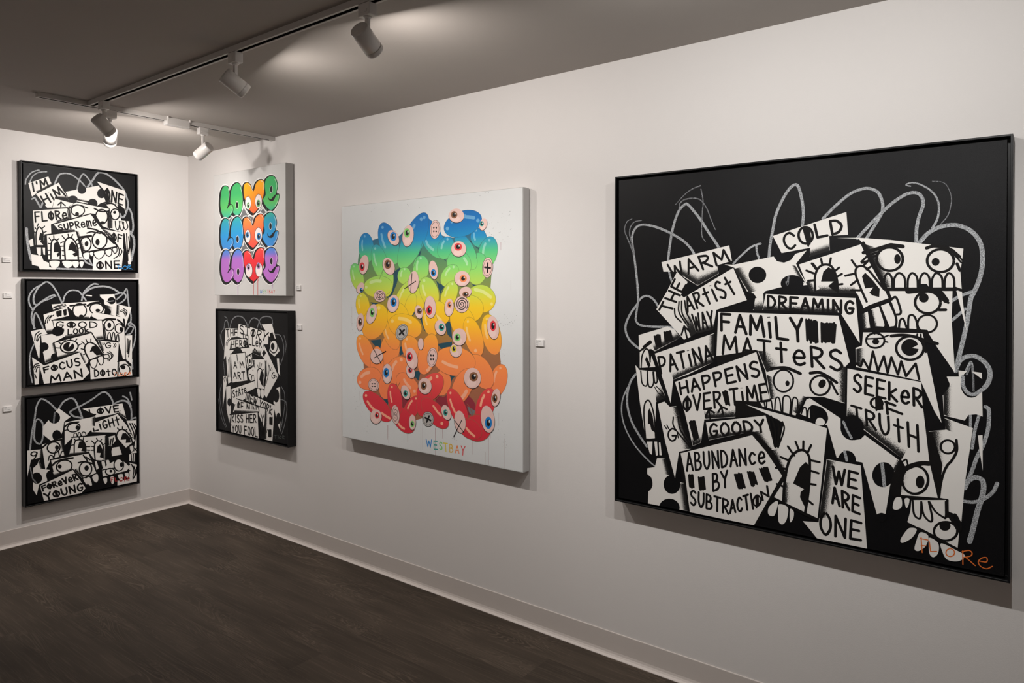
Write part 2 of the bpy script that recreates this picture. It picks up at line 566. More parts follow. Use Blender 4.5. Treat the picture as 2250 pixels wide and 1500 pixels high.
# single-stroke hand lettering, each glyph in a unit box (x right, y up); (smooth, points)
GL = {
 'A': [(0, ((0, 0), (.5, 1), (1, 0))), (0, ((.18, .36), (.85, .36)))],
 'B': [(0, ((.05, 0), (.05, 1))), (1, ((.05, 1), (.6, .95), (.75, .76), (.55, .56), (.1, .52))), (1, ((.1, .52), (.75, .47), (.95, .25), (.7, .04), (.05, 0)))],
 'C': [(1, ((.95, .82), (.6, 1), (.2, .8), (.05, .45), (.25, .1), (.6, 0), (.95, .18)))],
 'D': [(0, ((.05, 0), (.05, 1))), (1, ((.05, 1), (.6, .9), (.95, .5), (.65, .1), (.05, 0)))],
 'E': [(0, ((.95, 1), (.08, 1), (.05, 0), (1, 0))), (0, ((.08, .52), (.8, .52)))],
 'F': [(0, ((.95, 1), (.08, 1), (.05, 0))), (0, ((.08, .55), (.8, .55)))],
 'G': [(1, ((.9, .85), (.55, 1), (.15, .75), (.08, .35), (.35, .03), (.75, .08), (.92, .42))), (0, ((.92, .42), (.5, .42)))],
 'H': [(0, ((.05, 0), (.05, 1))), (0, ((.95, 0), (.95, 1))), (0, ((.05, .5), (.95, .5)))],
 'I': [(0, ((.5, 0), (.5, 1)))],
 'i': [(0, ((.5, 0), (.5, .72))), (0, ((.5, .96), (.5, 1)))],
 'K': [(0, ((.08, 0), (.08, 1))), (0, ((.9, 1), (.1, .45), (.95, 0)))],
 'k': [(0, ((.08, 0), (.08, 1))), (0, ((.85, .68), (.12, .35), (.95, 0)))],
 'L': [(0, ((.08, 1), (.05, 0), (.95, 0)))],
 'l': [(0, ((.3, 1), (.28, 0), (.8, .02)))],
 'M': [(0, ((0, 0), (.12, 1), (.5, .3), (.88, 1), (1, 0)))],
 'N': [(0, ((.05, 0), (.05, 1), (.93, 0), (.95, 1)))],
 'O': [(2, ((.5, 1), (.08, .72), (.05, .3), (.5, 0), (.93, .3), (.92, .72)))],
 'P': [(0, ((.08, 0), (.08, 1))), (1, ((.08, 1), (.75, .93), (.92, .72), (.65, .48), (.1, .42)))],
 'R': [(0, ((.08, 0), (.08, 1))), (1, ((.08, 1), (.75, .93), (.88, .74), (.6, .52), (.12, .46))), (0, ((.3, .47), (.97, 0)))],
 'S': [(1, ((.9, .88), (.55, 1), (.15, .85), (.2, .62), (.7, .45), (.9, .22), (.55, 0), (.08, .12)))],
 'T': [(0, ((0, 1), (1, 1))), (0, ((.5, 1), (.5, 0)))],
 't': [(0, ((.1, .68), (.9, .68))), (0, ((.48, 1), (.5, 0)))],
 'U': [(1, ((.08, 1), (.08, .35), (.45, 0), (.88, .3), (.93, 1)))],
 'V': [(0, ((0, 1), (.5, 0), (1, 1)))],
 'W': [(0, ((0, 1), (.22, 0), (.5, .8), (.75, 0), (1, 1)))],
 'Y': [(0, ((0, 1), (.5, .5))), (0, ((1, 1), (.5, .5), (.45, 0)))],
 'e': [(1, ((.08, .34), (.55, .36), (.9, .42), (.75, .68), (.4, .7), (.1, .4), (.2, .08), (.55, 0), (.9, .12)))],
 'c': [(1, ((.9, .6), (.5, .72), (.12, .4), (.4, .03), (.9, .1)))],
 'r': [(0, ((.1, 0), (.1, .7))), (1, ((.1, .45), (.5, .7), (.9, .62)))],
 'y': [(0, ((.05, .7), (.5, .2))), (0, ((.95, .7), (.3, -.3)))],
 'm': [(1, ((.05, 0), (.08, .7), (.3, .72), (.42, .5), (.45, 0))), (1, ((.45, .5), (.65, .72), (.9, .6), (.95, 0)))],
 "'": [(0, ((.5, 1), (.5, .75)))],
 '"': [(0, ((.3, 1), (.2, .78))), (0, ((.75, 1), (.65, .78)))],
 '9': [(2, ((.9, .9), (.4, 1), (.1, .75), (.4, .5), (.85, .62))), (1, ((.9, .95), (.85, .5), (.5, 0)))],
 '^': [(0, ((0, .55), (.5, 1), (1, .55))), (0, ((.5, 1), (.5, 0)))],
}
# the crossed, scribbled-in O of the lettering
GL['0'] = [(2, ((.5, .9), (.05, .66), (.05, .3), (.5, .08), (.95, .3), (.95, .66)))]
WIDTH = {'I': .35, 'i': .35, "'": .35, 'M': 1.25, 'W': 1.25, 'm': 1.2, ' ': .45, 'l': .6, '1': .5}

class Art:
    """flat layers of paint on one canvas; u, v in half millimetres from the lower-left corner of the frame"""
    STEP = 0.00003
    def __init__(self, mats):
        self.bm = bmesh.new()
        self.uv = self.bm.loops.layers.uv.new('coverage')
        self.mats = list(mats)
        self.boxes = []
    def layer(self, pts):
        x0 = min(p[0] for p in pts); x1 = max(p[0] for p in pts)
        y0 = min(p[1] for p in pts); y1 = max(p[1] for p in pts)
        l = 1
        for (a, b, c, d, k) in self.boxes:
            if a < x1 and b > x0 and c < y1 and d > y0 and k >= l:
                l = k + 1
        self.boxes.append((x0, x1, y0, y1, l))
        return l
    def vert(self, p, l):
        return self.bm.verts.new((p[0] * 0.0005, -l * self.STEP, p[1] * 0.0005))
    def face(self, pts, mi, l, us=None):
        try:
            f = self.bm.faces.new([self.vert(p, l) for p in pts])
        except ValueError:
            return
        f.material_index = mi
        f.normal_update()
        if f.normal.y > 0:
            f.normal_flip()
        if us:
            d = {}
            for p, u in zip(pts, us):
                d[(round(p[0], 3), round(p[1], 3))] = u
            for lp in f.loops:
                co = lp.vert.co
                k = min(d, key=lambda q: abs(q[0] - co.x / 0.0005) + abs(q[1] - co.z / 0.0005))
                lp[self.uv].uv = (d[k], 0)
    def poly(self, m, pts):
        self.face(pts, m, self.layer(pts))
    def blob(self, m, pts, n=6):
        q = catmull(pts, True, n)
        self.face(q, m, self.layer(q))
    def ell(self, m, c, a, b, seg=28):
        """ellipse by centre and two half-axis points"""
        A = Vector((a[0] - c[0], a[1] - c[1])); B = Vector((b[0] - c[0], b[1] - c[1])); C = Vector((c[0], c[1]))
        q = [C + A * math.cos(2 * math.pi * k / seg) + B * math.sin(2 * math.pi * k / seg) for k in range(seg)]
        self.face(q, m, self.layer(q))
    def ring(self, m, c, a, b, w, seg=36):
        A = Vector((a[0] - c[0], a[1] - c[1])); B = Vector((b[0] - c[0], b[1] - c[1])); C = Vector((c[0], c[1]))
        q = [C + A * math.cos(2 * math.pi * k / seg) + B * math.sin(2 * math.pi * k / seg) for k in range(seg)]
        self.band(m, q + [q[0]], w, w)
    def spray(self, m, quad, n=6):
        """quad p0 p1 p2 p3: coverage 1 along p0-p1 falling to 0 along p3-p2"""
        self_l = self.layer(quad)
        P = [Vector((p[0], p[1])) for p in quad]
        f = self.face
        for k in range(n):
            t0, t1 = k / n, (k + 1) / n
            a = P[0].lerp(P[3], t0); b = P[1].lerp(P[2], t0); c = P[1].lerp(P[2], t1); d = P[0].lerp(P[3], t1)
            f([a, b, c, d], m, self_l, [1 - t0, 1 - t0, 1 - t1, 1 - t1])
    def band(self, m, q, w0, w1, l=None):
        q = [Vector((p[0], p[1])) for p in q]
        r = [q[0]]
        for p in q[1:]:
            if (p - r[-1]).length > 0.05:
                r.append(p)
        q = r
        if len(q) < 2:
            return
        N = len(q)
        ext = [(p[0] + s * max(w0, w1) / 2, p[1] + s * max(w0, w1) / 2) for p in (min(q, key=lambda v: v.x), max(q, key=lambda v: v.x), min(q, key=lambda v: v.y), max(q, key=lambda v: v.y)) for s in (-1, 1)]
        if l is None:
            l = self.layer(ext)
        L, R = [], []
        for i, p in enumerate(q):
            if i == 0: t = q[1] - q[0]
            elif i == N - 1: t = q[-1] - q[-2]
            else:
                ta = (q[i] - q[i - 1]).normalized(); tb = (q[i + 1] - q[i]).normalized()
                t = ta + tb
                if t.length < 0.2: t = tb
            t = t.normalized()
            n = Vector((-t.y, t.x))
            w = (w0 + (w1 - w0) * i / (N - 1)) / 2
            k = 1.0
            if 0 < i < N - 1:
                c = abs(n.dot(Vector((-(tb).y, tb.x))))
                k = min(1 / max(c, 0.4), 1.6)
            L.append(p + n * w * k); R.append(p - n * w * k)
        for i in range(N - 1):
            self.face([L[i], L[i + 1], R[i + 1], R[i]], m, l)
        for e, w in ((0, w0), (-1, w1)):                     # rounded brush ends
            if w > 3 and (q[0] - q[-1]).length > w * 0.3:
                c = q[e]
                self.face([c + Vector((math.cos(2 * math.pi * k / 10), math.sin(2 * math.pi * k / 10))) * w * 0.5 for k in range(10)], m, l - 0.4)
    def line(self, m, w, pts):
        """straight strokes: every segment full width, round joints"""
        w0, w1 = w if isinstance(w, (tuple, list)) else (w, w)
        q = [Vector((p[0], p[1])) for p in pts]
        l = self.layer([(p[0] + s * w0 / 2, p[1] + s * w0 / 2) for p in q for s in (-1, 1)])
        for i, (a, b) in enumerate(zip(q, q[1:])):
            self.band(m, [a, b], w0, w1, l - (0.2 if i % 2 else 0.0))
    def curve(self, m, w, pts, n=7):
        w0, w1 = w if isinstance(w, (tuple, list)) else (w, w)
        self.band(m, catmull(pts, False, n), w0, w1)
    def loop(self, m, w, pts, n=6):
        q = catmull(pts, True, n)
        self.band(m, q + [q[0]], w, w)
    def scrib(self, m, quad, w):
        """a scribbled-out block of marker strokes: p0 p1 top edge, p3 p2 bottom edge"""
        P = [Vector((p[0], p[1])) for p in quad]
        d = (P[1] - P[0]).length
        n = max(2, int(d / (w * 0.62)))
        rnd = random.Random(int(P[0].x + 7 * P[0].y))
        ins = (P[1] - P[0]).normalized() * w * 0.4
        for k in range(n + 1):
            t = k / n
            a = (P[0] + ins).lerp(P[1] - ins, t); b = (P[3] + ins).lerp(P[2] - ins, t)
            v = b - a
            self.line(m, w, [a + v * rnd.uniform(0.0, 0.10), b - v * rnd.uniform(0.0, 0.14)])
    def text(self, m, w, s, quad):
        """hand lettering fitted into a quad: p0 lower left, p1 lower right, p2 upper right, p3 upper left"""
        P = [Vector((p[0], p[1])) for p in quad]
        w = w * 1.04
        ws = [WIDTH.get(c, 1.0) for c in s]
        gap = 0.38
        tot = sum(ws) + gap * (len(s) - 1)
        x = 0
        for c, wd in zip(s, ws):
            if c in GL:
                def mp(p):
                    u = (x + p[0] * wd) / tot
                    return (P[0].lerp(P[1], u)).lerp(P[3].lerp(P[2], u), p[1])
                for sm, pts in GL[c]:
                    q = [mp(p) for p in pts]
                    if sm == 2: self.loop(m, w, q, 5)
                    elif sm == 1: self.curve(m, w, q, 5)
                    else: self.line(m, w, q)
                if c == '0':
                    self.scrib(m, [mp((.3, 1.0)), mp((.72, 1.0)), mp((.72, 0)), mp((.3, 0))], w)
            x += wd + gap
    def drip(self, m, w, p, length):
        self.band(m, [(p[0], p[1]), (p[0], p[1] - length)], w, w * 0.7)
    def splat(self, m, quadbox, n, seed, r=(0.6, 2.2)):
        rnd = random.Random(seed)
        x0, y0, x1, y1 = quadbox
        for k in range(n):
            c = Vector((rnd.uniform(x0, x1), rnd.uniform(y0, y1))); rr = rnd.uniform(*r)
            self.face([c + Vector((math.cos(a), math.sin(a))) * rr for a in (0, 1.05, 2.1, 3.14, 4.19, 5.24)], m, 1)

def run_art(art, prog, idx):
    for c in prog:
        op, m = c[0], idx[c[1]]
        if op == 'P': art.poly(m, c[2])
        elif op == 'B': art.blob(m, c[2])
        elif op == 'E': art.ell(m, *c[2])
        elif op == 'R': art.ring(m, c[2][0], c[2][1], c[2][2], c[3])
        elif op == 'G': art.spray(m, c[2])
        elif op == 'L': art.line(m, c[2], c[3])
        elif op == 'C': art.curve(m, c[2], c[3])
        elif op == 'O': art.loop(m, c[2], c[3])
        elif op == 'X': art.scrib(m, c[3], c[2])
        elif op == 'T': art.text(m, c[2], c[3], c[4])
        elif op == 'D': art.drip(m, c[2], c[3], c[4])
        elif op == 'S': art.splat(m, c[2], c[3], c[4], c[5])

ART = {}
ART['big'] = [
('C','c',18.1,((201,1609),(191,1763),(170,1926),(150,2054),(147,2109),(165,2162),(205,2196),(265,2199),(343,2180),(430,2145),(506,2106),(580,2059),(635,2005),(663,1962))),
('C','t',(6.4,10.9),((146,2252),(104,2234),(81,2185),(88,2139),(119,2073),(155,1990))),
('C','t',(6.3,12.6),((230,2235),(170,2227),(134,2191),(124,2137),(140,2077),(165,1972))),
('C','c',19.3,((454,1919),(464,1998),(482,2111),(506,2206),(543,2291),(589,2333),(612,2331),(653,2288),(716,2207),(770,2123),(822,2049),(857,1994))),
('C','c',15.8,((454,1893),(464,1823),(483,1761))),
('C','t',(5.2,9.6),((515,2338),(580,2401),(644,2443),(711,2463))),
('C','t',(10.4,6.1),((543,2308),(552,2347),(589,2370),(662,2375),(716,2354),(760,2293),(791,2215),(826,2133))),
('C','t',(7.7,6),((716,2437),(732,2346),(725,2245),(723,2100),(750,2050))),
('C','c',19.3,((1213,1921),(1221,2013),(1240,2116),(1259,2211),(1298,2304),(1344,2379),(1382,2409),(1409,2393),(1431,2309),(1442,2215),(1436,2130))),
('C','c',14.1,((960,1882),(1018,1939),(1084,1994),(1141,2016),(1155,2017))),
('C','c',14.6,((1125,2005),(1129,1960),(1145,1911))),
('C','c',16.3,((199,1735),(201,1662),(198,1590),(184,1499),(181,1454),(216,1418),(315,1408),(469,1409),(507,1397))),
('C','c',16.3,((201,1599),(236,1635),(285,1645),(334,1618),(373,1566))),
('C','c',18.1,((198,1585),(135,1507),(94,1424),(92,1360),(125,1297),(176,1254),(211,1233))),
('C','c',18.2,((178,1027),(131,959),(105,856),(110,756),(146,650),(207,557),(277,472))),
('C','c',11.8,((171,1022),(95,892),(59,797),(59,686),(95,580),(157,487),(227,415),(317,347),(356,326))),
('C','c',18.4,((1566,2169),(1644,2247),(1728,2316),(1797,2344),(1851,2343),(1898,2314),(1923,2249),(1921,2191),(1898,2141),(1865,2084),(1832,2027))),
('C','c',19.4,((1778,2029),(1852,2114),(1918,2184),(1983,2245),(2053,2290),(2104,2297),(2138,2272),(2148,2219),(2129,2156),(2114,2079),(2112,1979))),
('C','c',(7.2,12.9),((2079,2339),(2056,2347),(2066,2357),(2104,2357),(2160,2327),(2203,2285),(2227,2234),(2232,2178),(2222,2122),(2198,2074))),
('C','t',(3.5,5.6),((2196,2359),(2245,2350),(2275,2321),(2296,2256),(2293,2201),(2276,2140),(2234,2086))),
('C','c',24.2,((2124,1979),(2173,2040),(2234,2076),(2306,2086),(2370,2065),(2417,2022),(2445,1966),(2454,1905),(2452,1823),(2435,1742),(2410,1674),(2398,1646),(2387,1563),(2376,1480),(2359,1390),(2342,1306),(2323,1208))),
('C','c',18.1,((2299,1627),(2343,1659),(2407,1687))),
('C','c',16.7,((2300,1509),(2338,1548),(2370,1583))),
('C','c',25,((2328,1229),(2345,1272),(2380,1298),(2426,1301),(2472,1266),(2495,1214),(2486,1152),(2456,1109),(2421,1085))),
('C','c',11.7,((2372,1205),(2400,1267),(2410,1208),(2414,1098))),
('C','c',20.4,((2473,1008),(2490,990),(2488,888),(2466,789),(2432,701),(2407,614),(2372,512))),
('C','c',27.6,((2372,512),(2389,556),(2424,583),(2458,575),(2467,535),(2459,472),(2436,379),(2411,250),(2398,196))),
('C','c',19.4,((2355,431),(2419,436),(2476,469),(2515,517),(2533,567))),
('C','c',16.4,((2442,954),(2423,866),(2409,754))),
('C','c',13.7,((2399,949),(2399,877),(2394,842))),
('P','w',((1652,2036),(1784,2032),(1971,2010),(2359,1942),(2353,1873),(2344,1808),(2356,1639),(2379,1443),(2325,1687),(2308,1701),(1966,1701),(1933,1708),(1880,1826),(1808,1998),(1784,2027))),
('G','s',((1808,1994),(1933,1712),(2011,1712),(1932,1949))),
('P','w',((1966,1692),(2305,1695),(2301,1513),(2320,1197),(2225,1349),(2176,1438),(2012,1454),(1999,1526),(1973,1627))),
('P','w',((1814,1421),(2148,1429),(2167,1346),(2252,888),(2215,953),(2140,1134),(1773,1195),(1770,1318),(1808,1335))),
('G','s',((1774,1311),(1774,1206),(1842,1211),(1842,1329))),
('P','w',((896,1878),(960,1874),(1245,1926),(1268,1892),(1315,1881),(1361,1898),(1391,1940),(1463,1960),(1395,1873),(1422,1810),(1474,1724),(1430,1720),(1292,1712),(1190,1686),(1174,1668),(1176,1620),(1166,1554),(1102,1553),(1132,1586),(1136,1626),(1109,1667),(1060,1684),(1019,1758),(968,1853))),
('G','s',((968,1845),(1077,1668),(1150,1700),(1052,1864))),
('G','s',((1174,1550),(1106,1549),(1118,1634),(1174,1651))),
('G','s',((1392,1858),(1456,1740),(1384,1787),(1353,1866))),
('E','k',((1133,1799),(1195,1799),(1134,1741))),
('E','k',((1369,1738),(1445,1738),(1369,1680))),
('C','t',12.6,((1346,1787),(1339,1732),(1331,1748))),
('P','k',((1277,1710),(1474,1728),(1475,1670),(1182,1668))),
('P','w',((1239,2068),(1711,2203),(1722,2054),(1606,2052),(1610,1956),(1486,1918),(1485,1914),(1490,1978),(1299,1948))),
('G','s',((1486,1918),(1608,1954),(1608,2029),(1486,1987))),
('T','i',15.8,'C',((1322,1974),(1395,1979),(1383,2082),(1299,2086))),
('R','i',((1457,2062),(1502,2069),(1466,2007)),17.1),
('X','i',12.5,((1436,2114),(1481,2120),(1496,2010),(1470,1988))),
('T','i',17,'LD',((1530,2044),(1691,2071),(1680,2162),(1508,2130))),
('P','w',((400,1905),(930,2014),(950,1903),(840,1872),(851,1811),(690,1724),(599,1778),(525,1831),(416,1832))),
('G','s',((692,1727),(849,1811),(840,1872),(672,1829))),
('G','s',((690,1726),(530,1829),(590,1873),(681,1846))),
('T','i',16.6,'WARM',((492,1779),(934,1900),(900,1984),(450,1884))),
('P','w',((1414,1867),(1798,1989),(1853,1863),(1933,1701),(1973,1642),(1820,1570),(1779,1671),(1487,1677),(1497,1677),(1460,1747))),
('G','s',((1487,1677),(1772,1671),(1758,1738),(1487,1747))),
('G','s',((1497,1677),(1460,1743),(1504,1778),(1548,1701))),
('C','i',15.5,((1520,1689),(1518,1785),(1545,1847),(1589,1863),(1628,1841),(1655,1761),(1661,1682))),
('P','i',((1556,1750),(1571,1816),(1603,1846),(1639,1822),(1659,1754),(1663,1678),(1632,1693),(1600,1720),(1635,1750))),
('C','i',14.1,((1834,1619),(1792,1723),(1768,1798),(1775,1839),(1809,1849),(1846,1819),(1880,1774),(1933,1701))),
('P','i',((1806,1782),(1825,1806),(1867,1760),(1910,1701),(1907,1649),(1867,1660),(1850,1678),(1872,1710),(1825,1704))),
('L','i',14.7,((1504,1871),(1533,1830))),
('L','i',14.8,((1463,1825),(1511,1805))),
('L','i',14.8,((1474,1755),(1513,1759))),
('L','i',14.7,((1497,1872),(1525,1833))),
('L','i',14.6,((1556,1900),(1564,1863))),
('L','i',14.5,((1617,1904),(1609,1862))),
('L','i',14.4,((1668,1841),(1635,1813))),
('L','i',14.4,((1685,1799),(1653,1780))),
('L','i',14.4,((1689,1733),(1659,1729))),
('L','i',14.3,((1706,1787),(1765,1801))),
('L','i',14.3,((1741,1727),(1779,1757))),
('L','i',14.3,((1741,1693),(1796,1692))),
('L','i',14.2,((1745,1887),(1773,1844))),
('L','i',14.1,((1806,1870),(1853,1885))),
('L','i',14.1,((1833,1827),(1870,1852))),
('L','i',19.3,((1813,1998),(1853,1908),(1893,1818),(1946,1701),(1973,1635))),
('L','i',19.4,((1793,1551),(1854,1589),(1966,1635))),
('P','w',((1805,1540),(1841,1555),(1855,1452),(1817,1447))),
('P','w',((1854,1567),(1907,1591),(1944,1481),(1934,1462),(1875,1464))),
('P','w',((1917,1594),(1960,1613),(2003,1512),(1996,1468),(1967,1463))),
('G','s',((1805,1540),(1817,1447),(1848,1452),(1841,1555))),
('G','s',((1854,1563),(1875,1464),(1908,1465),(1881,1578))),
('C','i',13.3,((1854,1574),(1871,1501),(1881,1457),(1921,1451),(1944,1466),(1934,1517),(1911,1590))),
('C','i',13.2,((1944,1474),(1967,1456),(1996,1461),(2004,1512),(1973,1613))),
('C','i',13.1,((1973,1631),(2002,1649),(2028,1570),(2025,1545),(2006,1541))),
('R','i',((1965,1890),(2039,1888),(1966,1816)),16),
('E','i',((2009,1889),(2027,1888),(2009,1858))),
('L','i',23.8,((1815,1935),(1879,1951),(1971,1979),(2038,1966))),
('L','i',13.4,((1802,1876),(1839,1915),(1906,1939))),
('L','i',14.8,((1819,1857),(1859,1900),(1886,1914))),
('R','i',((2241,1873),(2311,1871),(2241,1804)),15.4),
('E','i',((2216,1866),(2237,1866),(2216,1842))),
('C','i',19.8,((2168,1952),(2210,1963),(2283,1945),(2339,1894))),
('L','i',9.7,((2306,1937),(2354,1873))),
('L','i',9.7,((2312,1909),(2348,1860))),
('L','i',16.6,((2327,1853),(2342,1812))),
('C','i',13.2,((1933,1704),(1936,1767),(1954,1801),(1977,1773),(1982,1704))),
('C','i',13.1,((1989,1704),(1992,1766),(2017,1801),(2048,1773),(2053,1704))),
('C','i',12.9,((2066,1704),(2069,1765),(2090,1800),(2117,1772),(2122,1704))),
('C','i',12.8,((2132,1704),(2134,1765),(2156,1799),(2182,1772),(2187,1704))),
('C','i',12.7,((2196,1704),(2199,1764),(2221,1798),(2249,1771),(2254,1704))),
('C','i',12.6,((2263,1704),(2266,1764),(2285,1797),(2310,1770),(2315,1705))),
('L','i',21.9,((1940,1699),(2322,1700))),
('L','i',16.6,((2316,1708),(2349,1694))),
('P','k',((2125,1733),(2169,1733),(2187,1704),(2119,1704))),
('R','i',((2175,1619),(2243,1620),(2176,1552)),14.9),
('E','i',((2154,1647),(2180,1647),(2154,1618))),
('C','i',31.6,((2069,1686),(2163,1696),(2230,1686),(2272,1631))),
('L','i',16.8,((2236,1574),(2270,1575))),
('L','i',14,((2254,1637),(2283,1618))),
('C','i',12.3,((2019,1451),(2025,1501),(2043,1513),(2065,1449))),
('C','i',12.2,((2070,1449),(2073,1526),(2095,1539),(2114,1507),(2123,1444))),
('R','i',((2173,1488),(2225,1490),(2173,1434)),12),
('L','i',17.4,((2009,1450),(2170,1442))),
('L','i',19.4,((1814,1434),(1974,1442),(2164,1437),(2176,1417))),
('R','i',((1885,1372),(1938,1374),(1885,1325)),11.8),
('L','i',9.6,((1838,1380),(1935,1389))),
('E','i',((1888,1365),(1908,1366),(1888,1347))),
('L','i',9.6,((1878,1435),(1882,1414))),
('L','i',9.5,((1911,1436),(1903,1412))),
('L','i',9.5,((1931,1393),(1959,1408))),
('L','i',9.5,((1935,1371),(1956,1364))),
('R','i',((2080,1334),(2156,1338),(2080,1261)),15.1),
('E','i',((2080,1338),(2128,1340),(2080,1286))),
('P','w',((2133,1362),(2093,1335),(2132,1330))),
('C','i',18.9,((1977,1405),(2038,1413),(2102,1406),(2164,1385),(2227,1369))),
('L','i',12.8,((2155,1374),(2167,1314))),
('L','i',10,((2120,1422),(2117,1400))),
('L','i',10,((2139,1421),(2140,1394))),
('L','i',14.2,((1768,1221),(1801,1200),(1815,1248),(1852,1182),(1872,1301),(1902,1178),(1935,1275),(1957,1171),(1978,1271),(2015,1164),(2033,1249),(2060,1157),(2112,1239),(2131,1146))),
('P','w',((2277,1171),(2340,1176),(2337,1213),(2454,1207),(2460,949),(2428,959),(2390,951),(2370,915),(2264,934),(2257,1056),(2290,1087),(2293,1129))),
('G','s',((2260,1063),(2264,938),(2317,926),(2322,1159))),
('E','k',((2404,1137),(2459,1142),(2404,1055))),
('C','c',20.7,((2360,1176),(2363,1121),(2387,1082),(2421,1078),(2456,1109))),
('C','t',11,((2380,1192),(2400,1248),(2411,1194),(2414,1098))),
('P','w',((2454,1207),(2456,1170),(2432,1189),(2404,1212))),
('P','w',((2185,828),(2273,848),(2267,920),(2412,875),(2372,526),(2357,305),(2320,346),(2284,357),(2287,427),(2245,430),(2205,582),(2189,707))),
('G','s',((2188,826),(2217,584),(2283,644),(2282,849))),
('G','s',((2267,917),(2273,851),(2324,833),(2323,895))),
('P','i',((2167,831),(2204,821),(2247,673),(2258,633),(2241,429),(2218,443))),
('R','i',((2285,746),(2322,751),(2286,706)),12.6),
('C','i',14.6,((2329,793),(2331,728),(2307,668),(2283,633),(2262,577),(2248,505),(2241,433))),
('P','w',((2437,834),(2460,840),(2462,630),(2446,744))),
('P','w',((1722,1181),(2142,1127),(2150,1003),(2189,639),(2074,607),(2035,644),(1830,786),(1719,870))),
('G','s',((1720,870),(2042,639),(2073,713),(1727,962))),
('T','i',15.8,'SEEkeR',((1757,1038),(2150,971),(2147,1078),(1759,1151))),
('R','i',((1895,972),(1927,963),(1885,941)),14.8),
('X','i',11.8,((1887,1007),(1926,992),(1933,934),(1890,922))),
('L','i',16.1,((1951,987),(1958,910))),
('L','i',16.1,((1946,985),(2000,968))),
('L','i',16.1,((1955,946),(2039,919))),
('T','i',15,'TRUtH',((1755,859),(2133,695),(2126,858),(1747,941))),
('P','w',((1192,1666),(1769,1642),(1795,1353),(1790,1357),(1677,1545),(1490,1556),(1170,1554))),
('G','s',((1173,1554),(1661,1546),(1661,1601),(1182,1607))),
('T','i',16.9,'DREAMING',((1206,1569),(1760,1539),(1759,1619),(1206,1653))),
('P','w',((357,1543),(445,1681),(527,1829),(613,1752),(558,1655),(590,1630),(632,1527),(682,1373),(637,1341),(584,1319),(455,1448))),
('G','s',((637,1341),(682,1373),(600,1604),(544,1586))),
('T','i',16.7,'THE',((474,1523),(599,1729),(511,1777),(381,1539))),
('P','w',((581,1634),(960,1852),(1059,1621),(836,1548),(811,1404),(691,1369),(641,1484))),
('G','s',((811,1404),(691,1369),(664,1433),(824,1480))),
('T','i',16.4,'ARtiSt',((613,1528),(994,1673),(922,1792),(588,1631))),
('T','i',14.6,'WAY',((677,1390),(819,1421),(802,1539),(647,1510))),
('C','i',12.2,((544,1603),(544,1525),(600,1439))),
('C','i',12.2,((507,1550),(516,1494),(563,1451))),
('C','i',12.2,((565,1608),(570,1517),(620,1436))),
('C','i',12.1,((590,1612),(604,1526),(641,1458))),
('L','i',13.8,((609,1332),(586,1422))),
('L','i',13.9,((563,1353),(586,1420),(629,1382))),
('P','w',((206,1338),(450,1413),(507,1393),(554,1333),(345,1218),(315,1234),(211,1219))),
('G','s',((345,1222),(554,1333),(507,1388),(315,1287))),
('X','i',13.4,((335,1337),(391,1353),(403,1265),(354,1252))),
('X','i',13.3,((417,1370),(479,1383),(500,1305),(427,1293))),
('L','i',16.3,((216,1211),(315,1287))),
('L','i',14.4,((246,1248),(306,1296))),
('P','w',((216,1206),(281,1241),(311,1144),(316,1180),(350,1098),(216,1082))),
('C','i',11.7,((228,1085),(236,1176),(266,1231),(294,1215),(306,1135))),
('P','i',((261,1150),(276,1178),(311,1108),(291,1085))),
('P','w',((178,1101),(216,1064),(355,1074),(374,1006),(437,869),(355,826),(348,547),(267,529),(217,812))),
('G','s',((437,869),(360,826),(345,914),(369,997))),
('C','i',11.8,((225,1057),(235,968),(262,943),(281,963),(281,1061))),
('C','i',11.7,((281,1061),(291,954),(316,939),(335,976),(330,1056))),
('C','i',11.6,((335,1056),(345,977),(365,987),(360,1058))),
('L','i',13.6,((211,1073),(355,1068))),
('C','i',8,((345,941),(374,899),(423,868))),
('C','i',8,((355,951),(394,919),(432,873))),
('C','i',12.6,((267,533),(252,726),(262,808),(291,833),(316,800),(341,708),(353,549))),
('P','i',((287,747),(301,774),(328,716),(348,589),(316,607),(306,651),(287,650))),
('L','i',14.4,((265,527),(357,534))),
('P','w',((277,510),(326,517),(321,415),(302,424))),
('P','w',((341,519),(365,522),(372,418),(356,411))),
('P','s',((380,517),(392,519),(404,422),(385,420))),
('P','w',((282,303),(346,322),(365,394),(433,402),(471,279),(509,259),(547,239),(593,238),(623,35),(547,29),(288,24),(292,124),(327,175),(317,236),(282,258))),
('G','s',((623,35),(593,238),(509,224),(547,33))),
('G','s',((471,279),(433,402),(385,390),(414,279))),
('E','k',((488,212),(557,223),(489,139))),
('E','k',((467,30),(552,46),(467,-39))),
('E','k',((277,185),(327,193),(278,120))),
('P','w',((370,814),(427,838),(470,802),(522,812),(555,697),(652,506),(546,469),(514,264),(433,530))),
('G','s',((652,506),(527,808),(470,798),(546,487))),
('T','i',13.2,'G',((457,536),(532,553),(527,642),(449,632))),
('L','i',9.7,((428,652),(447,628))),
('L','i',9.7,((447,660),(461,635))),
('L','i',9.6,((532,607),(541,574))),
('C','i',12.3,((499,726),(508,648),(638,513))),
('C','i',12.2,((538,731),(557,637),(643,526))),
('C','i',12.2,((557,733),(594,624),(656,537))),
('P','w',((345,1200),(819,1377),(816,1167),(619,1060),(498,1011),(489,936),(478,829),(413,1009))),
('G','s',((498,1011),(816,1166),(815,1243),(479,1076))),
('G','s',((819,1374),(817,1210),(754,1206),(762,1347))),
('T','i',17.7,'PATiNA',((395,1050),(814,1176),(785,1286),(369,1173))),
